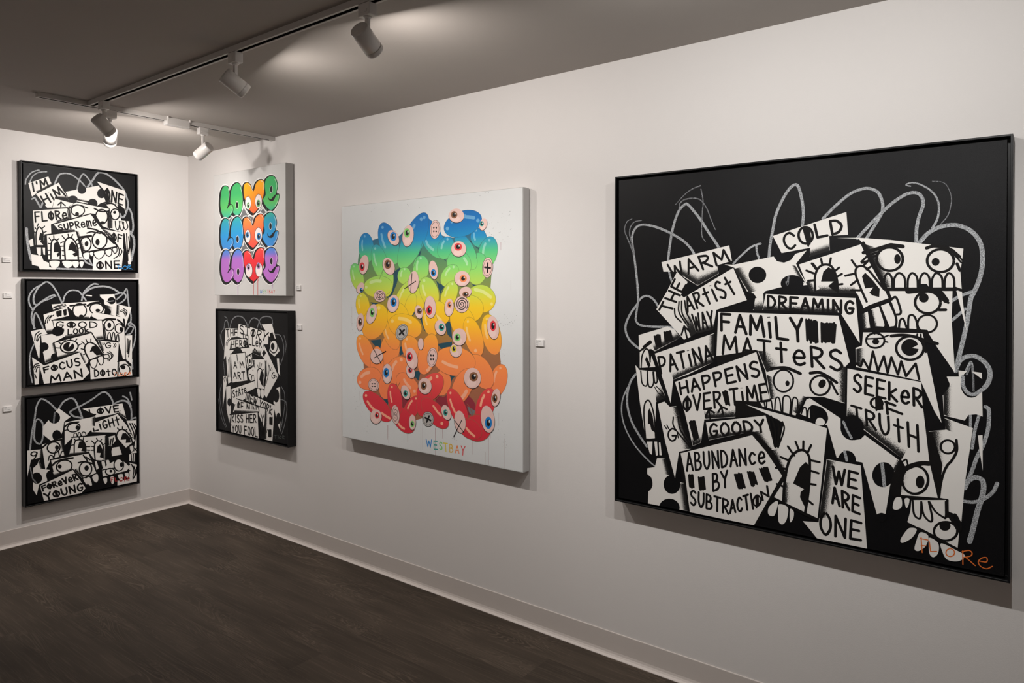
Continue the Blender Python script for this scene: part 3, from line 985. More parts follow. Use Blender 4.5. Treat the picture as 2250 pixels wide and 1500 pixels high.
('P','w',((850,1533),(1665,1525),(1736,1225),(1713,1198),(1706,952),(1576,981),(1466,973),(1395,838),(996,906),(1224,928),(1192,1127),(1135,1269),(837,1211))),
('G','s',((1139,1265),(1200,1119),(1325,1168),(1231,1266))),
('G','s',((1706,956),(1713,1194),(1648,1190),(1649,969))),
('G','s',((1228,932),(1200,1103),(1263,1076),(1279,949))),
('G','s',((1402,851),(1466,971),(1432,980),(1357,878))),
('T','i',20.1,'FAMiLY',((871,1399),(1453,1341),(1434,1498),(867,1519))),
('X','i',14.8,((1457,1503),(1536,1485),(1542,1341),(1465,1348))),
('X','i',14.8,((1482,1481),(1535,1484),(1538,1333),(1488,1339))),
('X','i',14.6,((1555,1475),(1654,1476),(1645,1338),(1558,1344))),
('T','i',18.4,'MATteRS',((885,1230),(1699,1163),(1689,1295),(884,1364))),
('P','i',((837,1207),(1127,1273),(1135,1228),(850,1136))),
('R','i',((1314,1068),(1380,1073),(1314,992)),12.7),
('E','i',((1341,1053),(1355,1054),(1341,1034))),
('C','i',21.7,((1231,1147),(1325,1159),(1386,1142),(1426,1126))),
('R','i',((1552,1056),(1614,1061),(1552,991)),13.9),
('E','i',((1566,1069),(1585,1059),(1552,1041))),
('C','i',20.2,((1490,1134),(1548,1143),(1606,1117),(1657,1084))),
('L','i',14.5,((1620,1089),(1662,1008))),
('C','i',10.6,((1148,880),(1156,913),(1180,912),(1191,872))),
('C','i',10.5,((1200,873),(1204,926),(1228,932),(1242,866))),
('C','i',10.4,((1256,863),(1263,940),(1287,942),(1301,856))),
('C','i',10.4,((1310,853),(1314,953),(1349,964),(1364,926),(1358,846))),
('C','i',10.3,((1368,843),(1379,951),(1406,950),(1411,891))),
('P','w',((1466,953),(1489,965),(1681,851),(1682,798),(1706,740),(1762,717),(1803,730),(1827,759),(2029,623),(1991,533),(1973,450),(1949,273),(1926,276),(1900,259),(1814,580),(1658,589),(1600,795),(1425,852))),
('E','k',((1751,798),(1821,807),(1752,716))),
('C','c',15.2,((1699,830),(1720,780),(1748,730))),
('B','k',((1490,907),(1534,919),(1585,894),(1605,842),(1585,801),(1534,811),(1497,799))),
('B','w',((1527,795),(1534,830),(1560,841),(1585,817),(1571,792))),
('C','i',10.2,((1433,854),(1448,895),(1466,889),(1470,827))),
('C','i',10.1,((1474,827),(1481,891),(1507,901),(1515,817))),
('G','s',((2035,628),(1991,537),(1964,544),(2003,630))),
('E','k',((1721,577),(1776,585),(1721,510))),
('L','c',18.2,((1707,635),(1720,581))),
('E','k',((1935,521),(1996,512),(1917,441))),
('L','c',20.6,((1928,590),(1942,452))),
('B','k',((1886,243),(1926,276),(1959,257),(1926,214))),
('P','w',((512,995),(1127,1256),(1224,928),(1152,913),(979,900),(979,780),(746,737),(720,562),(656,528),(592,771))),
('G','s',((755,742),(979,782),(979,855),(737,821))),
('G','s',((656,530),(718,562),(719,631),(647,613))),
('P','i',((979,900),(1152,909),(1200,829),(1193,816),(979,776))),
('T','i',17.4,'HAPPENS',((559,905),(1160,1092),(1135,1196),(545,991))),
('T','i',16.5,'0VER TiME',((583,775),(1220,924),(1200,1039),(582,888))),
('X','i',13.4,((879,958),(921,964),(941,863),(907,857))),
('L','i',14.4,((790,750),(781,813))),
('L','i',14.5,((755,756),(781,813),(821,796))),
('L','i',14.3,((888,791),(877,844))),
('L','i',14.3,((851,801),(877,844),(916,831))),
('X','i',15.6,((624,706),(674,727),(706,593),(664,570))),
('P','w',((1054,879),(1490,802),(1598,774),(1540,154),(1281,227),(1234,250),(1323,418),(1225,563),(1280,590),(1318,778),(1200,829))),
('G','s',((1233,572),(1320,425),(1358,447),(1280,627))),
('G','s',((1316,361),(1316,225),(1374,244),(1374,386))),
('P','w',((759,717),(1193,816),(1261,587),(1217,573),(1104,692),(782,588))),
('G','s',((782,590),(1104,692),(1096,727),(773,655))),
('G','s',((1108,690),(1217,574),(1257,594),(1193,715))),
('T','i',17,'GOODY',((789,613),(1197,703),(1177,784),(784,705))),
('C','i',11.3,((1232,816),(1260,723),(1264,603))),
('C','i',11.2,((1272,797),(1289,727),(1272,609))),
('C','i',11.2,((1309,785),(1320,731),(1280,602))),
('C','i',11.3,((1216,798),(1241,681),(1257,606))),
('P','i',((546,466),(1112,694),(1153,658),(1233,588),(1343,421),(1122,9),(621,17))),
('P','w',((560,460),(1100,666),(1201,561),(1308,411),(1273,345),(1114,28),(635,29),(593,325))),
('T','i',15.6,'ABUNDANce',((611,335),(1194,482),(1187,590),(602,466))),
('T','i',16.1,'BY',((813,218),(932,275),(921,386),(809,343))),
('X','i',14.7,((620,308),(661,315),(671,217),(630,210))),
('X','i',14.6,((698,303),(747,316),(760,215),(707,206))),
('X','i',14.1,((968,373),(1027,386),(1056,284),(1002,266))),
('X','i',14,((1064,400),(1113,412),(1142,323),(1097,295))),
('X','i',13.8,((1149,434),(1210,460),(1243,365),(1190,347))),
('T','i',15.6,'SUBTR',((639,88),(930,74),(932,174),(639,196))),
('T','i',15,'ACTI',((943,82),(1114,148),(1097,252),(943,171))),
('T','i',12.3,'0',((1112,148),(1164,176),(1162,261),(1108,245))),
('T','i',14.6,'N',((1174,217),(1220,254),(1208,326),(1160,273))),
('C','i',17.5,((1316,213),(1324,362),(1350,509),(1388,578),(1441,609),(1478,584),(1490,523),(1483,350),(1461,182))),
('P','i',((1381,372),(1426,490),(1464,531),(1482,514),(1481,350),(1476,310),(1461,219),(1427,285),(1431,321),(1453,345))),
('L','i',20.9,((1234,250),(1359,209),(1543,153))),
('L','i',15.1,((1346,620),(1388,563))),
('L','i',15,((1397,659),(1420,603))),
('L','i',14.9,((1448,669),(1447,612))),
('L','i',14.8,((1498,649),(1475,595))),
('L','i',15.2,((1297,540),(1359,523))),
('L','i',14.8,((1493,547),(1552,543))),
('L','i',14.8,((1494,477),(1545,468))),
('L','i',15.2,((1265,460),(1336,464))),
('L','i',14.8,((1483,387),(1527,387))),
('L','i',14.8,((1477,275),(1509,253))),
('L','i',15.2,((1273,349),(1320,338))),
('B','s',((1266,228),(1281,215),(1258,130),(1226,120),(1212,141),(1222,183))),
('B','w',((1289,212),(1347,199),(1340,118),(1313,77),(1286,91),(1281,163))),
('B','w',((1363,193),(1386,179),(1384,135),(1365,101),(1359,138))),
('P','w',((1597,570),(1804,559),(1844,19),(1544,21),(1493,78),(1446,126),(1546,138),(1548,140))),
('G','s',((1600,567),(1551,168),(1623,190),(1679,559))),
('T','i',16.8,'WE',((1640,416),(1781,406),(1789,505),(1636,526))),
('T','i',16.8,'ARE',((1634,283),(1798,244),(1803,346),(1623,394))),
('T','i',17,'ONE',((1559,63),(1806,75),(1811,186),(1558,212))),
('P','w',((2035,635),(2064,643),(2189,640),(2235,425),(1991,395),(1978,451),(2004,528))),
('G','s',((1978,444),(2004,536),(2105,574),(2081,418))),
('P','i',((1971,443),(1991,533),(2035,635),(2061,588),(2042,535),(2036,410),(1991,388))),
('R','i',((2112,517),(2183,529),(2112,430)),15.8),
('E','i',((2140,509),(2164,513),(2140,469))),
('C','i',29.1,((2004,521),(2074,589),(2143,624),(2186,630))),
('C','i',10.1,((2042,621),(2064,636),(2074,597))),
('L','i',14.6,((1991,398),(2230,420),(2284,423))),
('B','s',((2004,383),(2036,392),(2040,338),(2011,311),(1990,322))),
('B','w',((2056,388),(2082,393),(2075,345),(2063,337))),
('P','w',((2094,388),(2284,423),(2288,322),(2346,236),(2339,145),(2072,247),(2088,319))),
('C','i',12.2,((2100,386),(2107,308),(2126,283),(2144,294),(2147,387))),
('C','i',12.1,((2147,387),(2160,311),(2194,275),(2206,299),(2187,395))),
('C','i',12.1,((2190,395),(2221,344),(2261,317),(2277,320),(2277,411))),
('R','i',((2276,232),(2337,245),(2276,175)),13.3),
('E','i',((2273,263),(2302,269),(2273,234))),
('L','i',17.3,((2079,227),(2145,215),(2249,174),(2351,126))),
('L','i',19.6,((2281,356),(2344,250))),
('C','i',10.5,((2314,328),(2327,345),(2350,300),(2355,259))),
('L','i',12.6,((2284,423),(2286,322))),
('B','w',((2088,214),(2123,211),(2098,155),(2047,111),(2034,127),(2063,187))),
('B','w',((2142,197),(2185,185),(2173,121),(2136,81),(2112,86),(2121,138))),
('B','w',((2191,175),(2237,153),(2239,94),(2214,60),(2193,76),(2188,132))),
('B','w',((2255,154),(2339,127),(2377,105),(2342,65),(2286,62),(2260,106))),
('L','o',6.4,((2142,159),(2183,159))),
('L','o',6.4,((2147,166),(2153,75))),
('L','o',6.4,((2148,117),(2173,120))),
('L','o',6.4,((2191,150),(2198,91),(2230,99))),
('L','o',6.2,((2365,133),(2366,52))),
('L','o',6.2,((2377,101),(2428,60))),
('R','o',((2301,108),(2323,113),(2301,84)),6.3),
('C','o',6.2,((2362,128),(2397,143),(2412,130),(2403,111),(2369,94))),
('C','o',6.2,((2447,90),(2483,94),(2484,119),(2461,112),(2443,86),(2455,61),(2484,54),(2512,75)))
]
ART['balloon'] = [
('S','a',(472,2207,597,2480),10,1,(0.8,3.2)),
('S','a',(287,1974,341,2222),14,2,(0.8,3.2)),
('S','a',(2080,2021,2360,2179),24,3,(0.8,3.2)),
('S','a',(2053,2215,2360,2338),16,4,(0.8,3.2)),
('S','a',(1984,2451,2094,2523),3,5,(0.8,3.2)),
('S','a',(2201,1294,2411,1402),30,6,(0.8,3.2)),
('S','a',(131,1137,281,1443),26,7,(0.8,3.2)),
('S','a',(186,324,334,857),30,8,(0.8,3.2)),
('S','a',(2186,202,2305,458),26,9,(0.8,3.2)),
('S','a',(1604,183,1693,238),8,10,(0.8,3.2)),
('S','a',(1011,2380,1426,2477),10,11,(0.8,3.2)),
('S','a',(133,1630,170,1930),8,12,(0.8,3.2)),
('S','a',(2200,957,2280,1108),20,13,(0.8,3.2)),
('S','a',(315,69,462,322),20,14,(0.8,3.2)),
('D','m',3.6,(730,217),149.3),
('D','m',3.6,(747,219),184.9),
('D','m',3.5,(1028,171),93.2),
('D','x',3.4,(1213,349),343.7),
('D','x',3.4,(1237,375),343),
('D','m',3.4,(1413,270),270.2),
('D','m',3.4,(1490,263),61.5),
('D','m',3.3,(1508,271),89.3),
('D','m',3.2,(1895,210),129.4),
('D','m',3.2,(2084,288),275.3),
('D','m',3.2,(2107,302),42.3),
('D','x',3.2,(2049,124),116.9),
('D','x',3.1,(2273,281),280.8),
('D','x',3.7,(297,530),98.9),
('D','x',3.1,(2206,503),115),
('D','m',3.1,(2232,2046),72.6),
('D','x',3.1,(2346,1703),92.5),
('D','x',3.7,(169,1431),211.8),
('B','d',((342,2072),(632,2158),(875,2147),(1141,2296),(1426,2168),(1653,2113),(1941,2143),(2121,2009),(2120,1736),(2093,1420),(2174,1234),(2227,984),(2227,755),(2105,597),(2050,379),(1867,336),(1574,456),(1264,355),(936,271),(625,355),(409,602),(355,868),(356,1201),(321,1630),(266,1853))),
('P','n',((1253,2085),(1107,1838),(1205,1950))),
('P','n',((1471,1954),(1562,1885),(1517,1975))),
('P','n',((541,1721),(622,1750),(613,1715))),
('P','n',((1842,2083),(1969,1988),(2011,2034))),
('P','n',((1425,1709),(1486,1564),(1577,1686),(1471,1675))),
('P','n',((823,1796),(942,1852),(873,1678),(804,1560),(718,1523))),
('P','n',((468,1485),(594,1474),(558,1449),(504,1461))),
('P','n',((948,1350),(1007,1421),(1138,1389),(1106,1354))),
('P','n',((1203,1334),(1266,1210),(1330,1235),(1251,1346))),
('P','n',((1546,1309),(1621,1312),(1636,1147),(1576,1189))),
('P','n',((871,1029),(972,1046),(1005,978),(922,950))),
('P','n',((1438,1092),(1635,1124),(1635,1080),(1500,1039))),
('P','n',((1560,843),(1709,832),(1635,760),(1620,726))),
('P','n',((1120,800),(1217,819),(1185,713),(1136,744))),
('P','n',((869,593),(938,681),(1004,582),(954,519))),
('P','n',((590,508),(766,501),(731,426),(643,453))),
('P','n',((1406,528),(1514,606),(1452,533))),
('P','n',((466,1082),(628,1101),(663,1019),(574,1002))),
('P','n',((1870,1706),(1968,1673),(1912,1631))),
('B','m',((869,570),(1136,605),(1152,503),(1004,395),(920,480))),
('B','m',((1391,594),(1514,583),(1589,613),(1634,507),(1544,364),(1452,488))),
('B','m',((1796,632),(1910,578),(1924,493),(1853,443),(1752,497))),
('P','a',((1825,526),(1924,493),(1896,437),(1853,464))),
('E','r',((1969,2099),(2064,2110),(1994,2010))),
('R','d',((1969,2099),(2064,2110),(1994,2010)),3.2),
('C','h',22.5,((1914,2139),(1914,2111),(1926,2083))),
('E','h',((1938,2168),(1951,2167),(1938,2156))),
('E','r',((406,2058),(526,2058),(418,1899))),
('R','d',((406,2058),(526,2058),(418,1899)),3.7),
('C','h',24.3,((346,2137),(341,2090),(349,2039))),
('E','h',((383,2182),(398,2181),(383,2169))),
('E','r',((755,2093),(889,2116),(849,1876))),
('R','d',((755,2093),(889,2116),(849,1876)),3.6),
('C','h',29.4,((645,2193),(664,2125),(701,2055))),
('E','h',((663,2262),(682,2261),(663,2247))),
('E','r',((2080,1958),(2188,1936),(2039,1814))),
('R','d',((2080,1958),(2188,1936),(2039,1814)),3.2),
('C','h',26,((2050,2039),(2030,1997),(2022,1951))),
('E','h',((2098,2071),(2112,2071),(2098,2058))),
('E','r',((1955,1812),(2078,1797),(1927,1664))),
('R','d',((1955,1812),(2078,1797),(1927,1664)),3.2),
('E','r',((1813,1977),(1910,2007),(1915,1808))),
('R','d',((1813,1977),(1910,2007),(1915,1808)),3.2),
('E','r',((1364,2126),(1489,2168),(1508,1923))),
('R','d',((1364,2126),(1489,2168),(1508,1923)),3.4),
('E','r',((1108,2102),(1248,2053),(932,1832))),
('R','d',((1108,2102),(1248,2053),(932,1832)),3.4),
('C','h',32.7,((1131,2258),(1069,2182),(1019,2094))),
('E','h',((1225,2314),(1245,2312),(1225,2296))),
('C','h',27.1,((1293,2095),(1324,2048),(1387,2007))),
('E','h',((1267,2328),(1287,2327),(1267,2311))),
('E','r',((1770,2238),(2001,2295),(1828,2127))),
('R','d',((1770,2238),(2001,2295),(1828,2127)),3.2),
('C','h',35.5,((1634,2266),(1714,2295),(1801,2306))),
('E','h',((1577,2203),(1598,2202),(1577,2185))),
('C','h',32.4,((1814,2300),(1857,2295),(1913,2286))),
('E','h',((1962,2257),(1983,2256),(1962,2239))),
('E','r',((1555,2018),(1657,1990),(1508,1914))),
('R','d',((1555,2018),(1657,1990),(1508,1914)),3.3),
('C','h',23.9,((1532,2082),(1511,2053),(1500,2019))),
('E','h',((1579,2102),(1593,2101),(1579,2089))),
('E','r',((1726,1860),(1872,1886),(1773,1728))),
('R','d',((1726,1860),(1872,1886),(1773,1728)),3.3),
('C','h',28.1,((1791,1912),(1820,1879),(1827,1857))),
('E','r',((256,1754),(359,1767),(302,1609))),
('R','d',((256,1754),(359,1767),(302,1609)),3.7),
('C','h',20.9,((186,1821),(193,1776),(212,1730))),
('E','h',((207,1866),(221,1866),(207,1855))),
('E','r',((614,1907),(730,1923),(679,1726))),
('R','d',((614,1907),(730,1923),(679,1726)),3.6),
('C','h',24.6,((527,1990),(539,1934),(565,1876))),
('E','h',((548,2047),(564,2047),(548,2034))),
('E','r',((736,1714),(826,1711),(727,1547))),
('R','d',((736,1714),(826,1711),(727,1547)),3.6),
('E','r',((586,1649),(808,1669),(608,1539))),
('R','d',((586,1649),(808,1669),(608,1539)),3.6),
('C','h',33.5,((472,1692),(550,1708),(631,1706))),
('E','h',((404,1643),(426,1643),(404,1626))),
('E','r',((983,1759),(1078,1746),(962,1676))),
('R','d',((983,1759),(1078,1746),(962,1676)),3.5),
('C','h',20.3,((951,1806),(938,1782),(935,1755))),
('E','h',((988,1824),(1001,1824),(988,1813))),
('E','r',((1220,1830),(1331,1823),(1208,1703))),
('R','d',((1220,1830),(1331,1823),(1208,1703)),3.4),
('C','h',24,((1176,1897),(1165,1860),(1165,1818))),
('E','h',((1217,1930),(1232,1930),(1217,1917))),
('E','r',((1607,1752),(1699,1712),(1528,1652))),
('R','d',((1607,1752),(1699,1712),(1528,1652)),3.3),
('C','h',23.8,((1605,1820),(1574,1793),(1553,1760))),
('E','h',((1657,1834),(1671,1834),(1657,1821))),
('E','r',((1996,1535),(2153,1473),(1917,1421))),
('R','d',((1996,1535),(2153,1473),(1917,1421)),3.2),
('C','h',32.1,((1926,1620),(2024,1599),(2113,1552))),
('E','h',((2124,1489),(2140,1489),(2124,1474))),
('E','r',((974,1526),(1080,1494),(860,1347))),
('R','d',((974,1526),(1080,1494),(860,1347)),3.5),
('C','h',24.4,((982,1628),(941,1578),(909,1520))),
('E','h',((1049,1666),(1064,1666),(1049,1654))),
('E','r',((1171,1528),(1252,1544),(1217,1407))),
('R','d',((1171,1528),(1252,1544),(1217,1407)),3.4),
('E','r',((1599,1565),(1691,1541),(1532,1429))),
('R','d',((1599,1565),(1691,1541),(1532,1429)),3.3),
('C','h',21.8,((1591,1643),(1564,1604),(1546,1560))),
('E','h',((1640,1673),(1653,1672),(1640,1661))),
('E','r',((1331,1597),(1449,1625),(1396,1453))),
('R','d',((1331,1597),(1449,1625),(1396,1453)),3.4),
('C','h',27.3,((1244,1657),(1255,1611),(1281,1566))),
('E','h',((1265,1707),(1282,1707),(1265,1692))),
('E','r',((348,1446),(458,1456),(369,1310))),
('R','d',((348,1446),(458,1456),(369,1310)),3.7),
('C','h',22.2,((288,1511),(286,1469),(297,1425))),
('E','h',((318,1552),(333,1552),(318,1540))),
('E','r',((1073,1457),(1149,1444),(1026,1333))),
('R','d',((1073,1457),(1149,1444),(1026,1333)),3.5),
('E','r',((1470,1396),(1575,1443),(1553,1293))),
('R','d',((1470,1396),(1575,1443),(1553,1293)),3.3),
('C','h',29.1,((1424,1367),(1470,1338),(1493,1325))),
('E','r',((2200,795),(2298,783),(2153,643))),
('R','d',((2200,795),(2298,783),(2153,643)),3.1),
('C','h',23.9,((2179,875),(2158,831),(2147,782))),
('E','h',((2225,913),(2238,914),(2225,901))),
('E','r',((2120,1210),(2228,1233),(2170,1028))),
('R','d',((2120,1210),(2228,1233),(2170,1028)),3.2),
('C','h',26.1,((2045,1293),(2052,1236),(2073,1178))),
('E','h',((2067,1351),(2081,1352),(2067,1337))),
('E','r',((1855,1437),(1999,1516),(1951,1335))),
('R','d',((1855,1437),(1999,1516),(1951,1335)),3.2),
('C','h',38.5,((1742,1450),(1786,1487),(1845,1506))),
('E','h',((1730,1384),(1752,1385),(1730,1365))),
('E','r',((1768,1316),(1910,1359),(1842,1166))),
('R','d',((1768,1316),(1910,1359),(1842,1166)),3.3),
('E','r',((1904,1180),(2010,1208),(1974,999))),
('R','d',((1904,1180),(2010,1208),(1974,999)),3.2),
('C','h',25.3,((1821,1260),(1835,1203),(1861,1145))),
('E','h',((1837,1320),(1851,1321),(1837,1307))),
('E','h',((1932,1053),(1951,1054),(1932,1037))),
('E','r',((1346,1304),(1446,1322),(1388,1162))),
('R','d',((1346,1304),(1446,1322),(1388,1162)),3.4),
('C','h',22.5,((1279,1367),(1284,1323),(1302,1277))),
('E','h',((1301,1413),(1314,1413),(1301,1401))),
('E','r',((768,1000),(912,994),(731,821))),
('R','d',((768,1000),(912,994),(731,821)),3.6),
('E','r',((786,1145),(884,1176),(869,1007))),
('R','d',((786,1145),(884,1176),(869,1007)),3.6),
('C','h',22.2,((699,1201),(717,1156),(748,1113))),
('E','h',((708,1251),(722,1251),(708,1239))),
('E','r',((539,1280),(712,1238),(430,1096))),
('R','d',((539,1280),(712,1238),(430,1096)),3.6),
('C','h',38.2,((515,1391),(470,1339),(442,1278))),
('E','h',((603,1427),(627,1427),(603,1406))),
('E','r',((889,1337),(1047,1356),(919,1187))),
('R','d',((889,1337),(1047,1356),(919,1187)),3.5),
('E','r',((990,1247),(1223,1201),(935,1128))),
('R','d',((990,1247),(1223,1201),(935,1128)),3.5),
('C','h',36.9,((908,1324),(997,1317),(1075,1291))),
('E','h',((807,1295),(830,1296),(807,1276))),
('E','r',((1995,863),(2111,919),(2102,717))),
('R','d',((1995,863),(2111,919),(2102,717)),3.2),
('C','h',30.7,((1887,912),(1912,864),(1952,819))),
('E','h',((1896,973),(1914,974),(1896,956))),
('E','r',((1499,716),(1618,714),(1475,592))),
('R','d',((1499,716),(1618,714),(1475,592)),3.3),
('E','r',((1665,938),(1930,928),(1639,800))),
('R','d',((1665,938),(1930,928),(1639,800)),3.3),
('C','h',31.2,((1515,923),(1605,896),(1702,884))),
('E','r',((1767,705),(1880,681),(1676,530))),
('R','d',((1767,705),(1880,681),(1676,530)),3.3),
('C','h',36.9,((1818,666),(1789,626),(1760,596))),
('E','h',((1708,602),(1724,603),(1708,588))),
('E','r',((1088,1017),(1210,1055),(1160,881))),
('R','d',((1088,1017),(1210,1055),(1160,881)),3.5),
('C','h',28,((996,1069),(1009,1025),(1037,982))),
('E','h',((1016,1120),(1034,1121),(1016,1106))),
('E','r',((1313,984),(1437,969),(1244,781))),
('R','d',((1313,984),(1437,969),(1244,781)),3.4),
('C','h',29.4,((1352,873),(1329,843),(1305,825))),
('E','r',((392,968),(506,1002),(485,802))),
('R','d',((392,968),(506,1002),(485,802)),3.7),
('C','h',24.5,((293,1037),(314,984),(348,931))),
('E','h',((305,1095),(321,1096),(305,1082))),
('E','r',((573,821),(680,828),(573,615))),
('R','d',((573,821),(680,828),(573,615)),3.6),
('E','r',((446,678),(618,758),(532,585))),
('R','d',((446,678),(618,758),(532,585)),3.7),
('C','h',35.1,((325,687),(380,723),(448,743))),
('E','h',((300,624),(323,626),(300,606))),
('E','r',((714,627),(826,630),(695,483))),
('R','d',((714,627),(826,630),(695,483)),3.6),
('E','r',((887,795),(1039,757),(796,654))),
('R','d',((887,795),(1039,757),(796,654)),3.5),
('C','h',35.4,((863,882),(825,843),(802,797))),
('E','h',((939,908),(961,909),(939,889))),
('E','r',((1029,654),(1133,720),(1160,547))),
('R','d',((1029,654),(1133,720),(1160,547)),3.5),
('C','h',30.4,((980,708),(1021,665),(1071,634))),
('E','h',((1128,605),(1147,606),(1128,589))),
('E','q',((572,398),(675,471),(772,268))),
('R','d',((572,398),(675,471),(772,268)),3.6),
('C','h',28.7,((421,431),(476,386),(546,346))),
('E','h',((398,493),(417,495),(398,478))),
('C','h',26.5,((643,333),(704,310),(765,293))),
('E','q',((1086,427),(1175,403),(993,294))),
('R','d',((1086,427),(1175,403),(993,294)),3.5),
('C','h',21.5,((1092,504),(1058,467),(1032,423))),
('E','h',((1148,533),(1161,534),(1148,522))),
('E','q',((970,298),(1079,364),(1093,189))),
('R','d',((970,298),(1079,364),(1093,189)),3.5),
('C','h',25.9,((894,254),(936,224),(978,211))),
('E','q',((843,497),(947,519),(884,338))),
('R','d',((843,497),(947,519),(884,338)),3.5),
('C','h',22.1,((775,566),(781,517),(798,466))),
('E','h',((799,618),(813,619),(799,606))),
('E','q',((1344,658),(1460,602),(1202,515))),
('R','d',((1344,658),(1460,602),(1202,515)),3.4),
('C','h',32.2,((1361,754),(1311,715),(1270,668))),
('E','h',((1439,774),(1458,775),(1439,757))),
('E','q',((1264,503),(1366,498),(1224,365))),
('R','d',((1264,503),(1366,498),(1224,365)),3.4),
('E','q',((1406,416),(1498,482),(1568,293))),
('R','d',((1406,416),(1498,482),(1568,293)),3.4),
('C','h',24.8,((1390,482),(1444,431),(1490,403))),
('E','h',((1502,326),(1521,328),(1502,310))),
('E','q',((2050,560),(2154,544),(1985,401))),
('R','d',((2050,560),(2154,544),(1985,401)),3.2),
('C','h',25.5,((2035,646),(2008,600),(1992,548))),
('E','h',((2087,684),(2102,686),(2087,671))),
('E','q',((1952,336),(2108,311),(1896,213))),
('R','d',((1952,336),(2108,311),(1896,213)),3.2),
('E','q',((1708,492),(1803,531),(1811,312))),
('R','d',((1708,492),(1803,531),(1811,312)),3.3),
('C','h',23.2,((1612,567),(1637,509),(1675,452))),
('E','h',((1615,631),(1628,632),(1614,618))),
('E','q',((1867,315),(1932,393),(1994,263))),
('R','d',((1867,315),(1932,393),(1994,263)),3.2),
('C','h',23.9,((1817,319),(1867,282),(1917,256))),
('C','d',5.7,((1245,2097),(1213,2018),(1115,1838))),
('C','d',5.3,((1941,1908),(1958,1993),(2011,2055))),
('C','d',5.6,((1478,1558),(1516,1620),(1577,1675))),
('C','d',6,((613,1727),(666,1822))),
('C','d',5.4,((1896,437),(1867,509),(1825,548))),
('C','d',5.9,((921,680),(869,605))),
('C','d',5.6,((1398,528),(1468,590))),
('E','k',((824,2146),(897,2166),(876,2066))),
('E','s',((824,2149),(893,2168),(874,2073))),
('E','t',((816,2112),(854,2123),(835,2083))),
('E','1',((824,2161),(872,2159),(824,2114))),
('E','k',((824,2161),(850,2160),(824,2134))),
('E','w',((837,2172),(847,2172),(837,2161))),
('E','k',((1039,2154),(1121,2142),(1017,2045))),
('E','s',((1039,2157),(1117,2146),(1018,2051))),
('E','t',((1031,2109),(1074,2103),(1023,2069))),
('E','3',((1026,2187),(1069,2185),(1026,2140))),
('E','k',((1026,2187),(1050,2186),(1026,2160))),
('E','w',((1038,2198),(1047,2197),(1038,2187))),
('E','k',((2025,2215),(2071,2203),(2005,2160))),
('E','s',((2025,2218),(2068,2207),(2006,2165))),
('E','t',((2021,2194),(2044,2187),(2013,2173))),
('E','5',((2007,2225),(2033,2223),(2007,2201))),
('E','k',((2007,2225),(2021,2224),(2007,2211))),
('E','w',((2014,2230),(2020,2230),(2014,2225))),
('E','k',((1694,2315),(1794,2309),(1694,2247))),
('E','s',((1694,2319),(1791,2312),(1694,2253))),
('E','t',((1685,2290),(1738,2286),(1685,2265))),
('E','4',((1665,2329),(1706,2326),(1665,2295))),
('E','k',((1665,2329),(1688,2328),(1665,2309))),
('E','w',((1677,2337),(1685,2336),(1676,2329))),
('E','k',((1722,2000),(1821,1997),(1721,1924))),
('E','s',((1722,2003),(1817,2000),(1721,1930))),
('E','t',((1712,1971),(1765,1969),(1712,1943))),
('E','2',((1716,2023),(1765,2021),(1716,1987))),
('E','k',((1716,2023),(1743,2022),(1716,2002))),
('E','w',((1730,2032),(1740,2031),(1730,2023))),
('E','k',((369,1878),(446,1869),(346,1774))),
('E','s',((369,1882),(442,1873),(347,1781))),
('E','t',((361,1836),(401,1831),(353,1798))),
('E','2',((341,1861),(382,1860),(341,1815))),
('E','k',((341,1861),(363,1861),(341,1834))),
('E','w',((352,1873),(360,1872),(352,1861))),
('E','k',((754,1855),(839,1874),(800,1767))),
('E','s',((754,1858),(835,1877),(798,1773))),
('E','t',((745,1818),(790,1828),(762,1785))),
('E','4',((740,1878),(792,1877),(740,1830))),
('E','k',((740,1878),(769,1877),(740,1850))),
('E','w',((755,1889),(765,1889),(755,1878))),
('E','k',((1391,1807),(1453,1812),(1409,1713))),
('E','s',((1391,1810),(1449,1815),(1408,1719))),
('E','t',((1385,1769),(1417,1772),(1391,1734))),
('E','1',((1391,1782),(1425,1782),(1391,1745))),
('E','k',((1391,1782),(1409,1782),(1391,1761))),
('E','w',((1400,1791),(1407,1791),(1400,1783))),
('E','k',((1766,1720),(1866,1719),(1766,1645))),
('E','s',((1766,1723),(1863,1722),(1766,1651))),
('E','t',((1756,1691),(1810,1691),(1756,1664))),
('E','6',((1779,1723),(1824,1723),(1779,1689))),
('E','k',((1779,1723),(1804,1723),(1779,1703))),
('E','w',((1792,1731),(1801,1731),(1792,1723))),
('E','k',((312,1633),(367,1616),(272,1576))),
('E','s',((312,1637),(362,1621),(274,1583))),
('E','t',((306,1610),(334,1601),(292,1590))),
('E','1',((325,1612),(351,1612),(325,1590))),
('E','k',((325,1612),(339,1612),(325,1599))),
('E','w',((332,1618),(337,1618),(332,1612))),
('E','k',((818,1471),(906,1462),(794,1379))),
('E','s',((818,1475),(902,1466),(795,1386))),
('E','t',((809,1434),(856,1429),(800,1400))),
('E','1',((825,1489),(873,1490),(825,1442))),
('E','k',((825,1489),(851,1489),(825,1462))),
('E','w',((838,1501),(848,1501),(838,1490))),
('E','k',((491,1357),(568,1345),(448,1250))),
('E','s',((491,1361),(564,1350),(449,1257))),
('E','t',((483,1313),(524,1307),(467,1273))),
('E','3',((498,1376),(536,1377),(498,1327))),
('E','k',((498,1376),(519,1376),(498,1348))),
('E','w',((509,1388),(517,1388),(509,1377))),
('E','k',((1190,1393),(1248,1401),(1207,1325))),
('E','s',((1190,1396),(1244,1404),(1206,1331))),
('E','t',((1185,1366),(1214,1371),(1191,1342))),
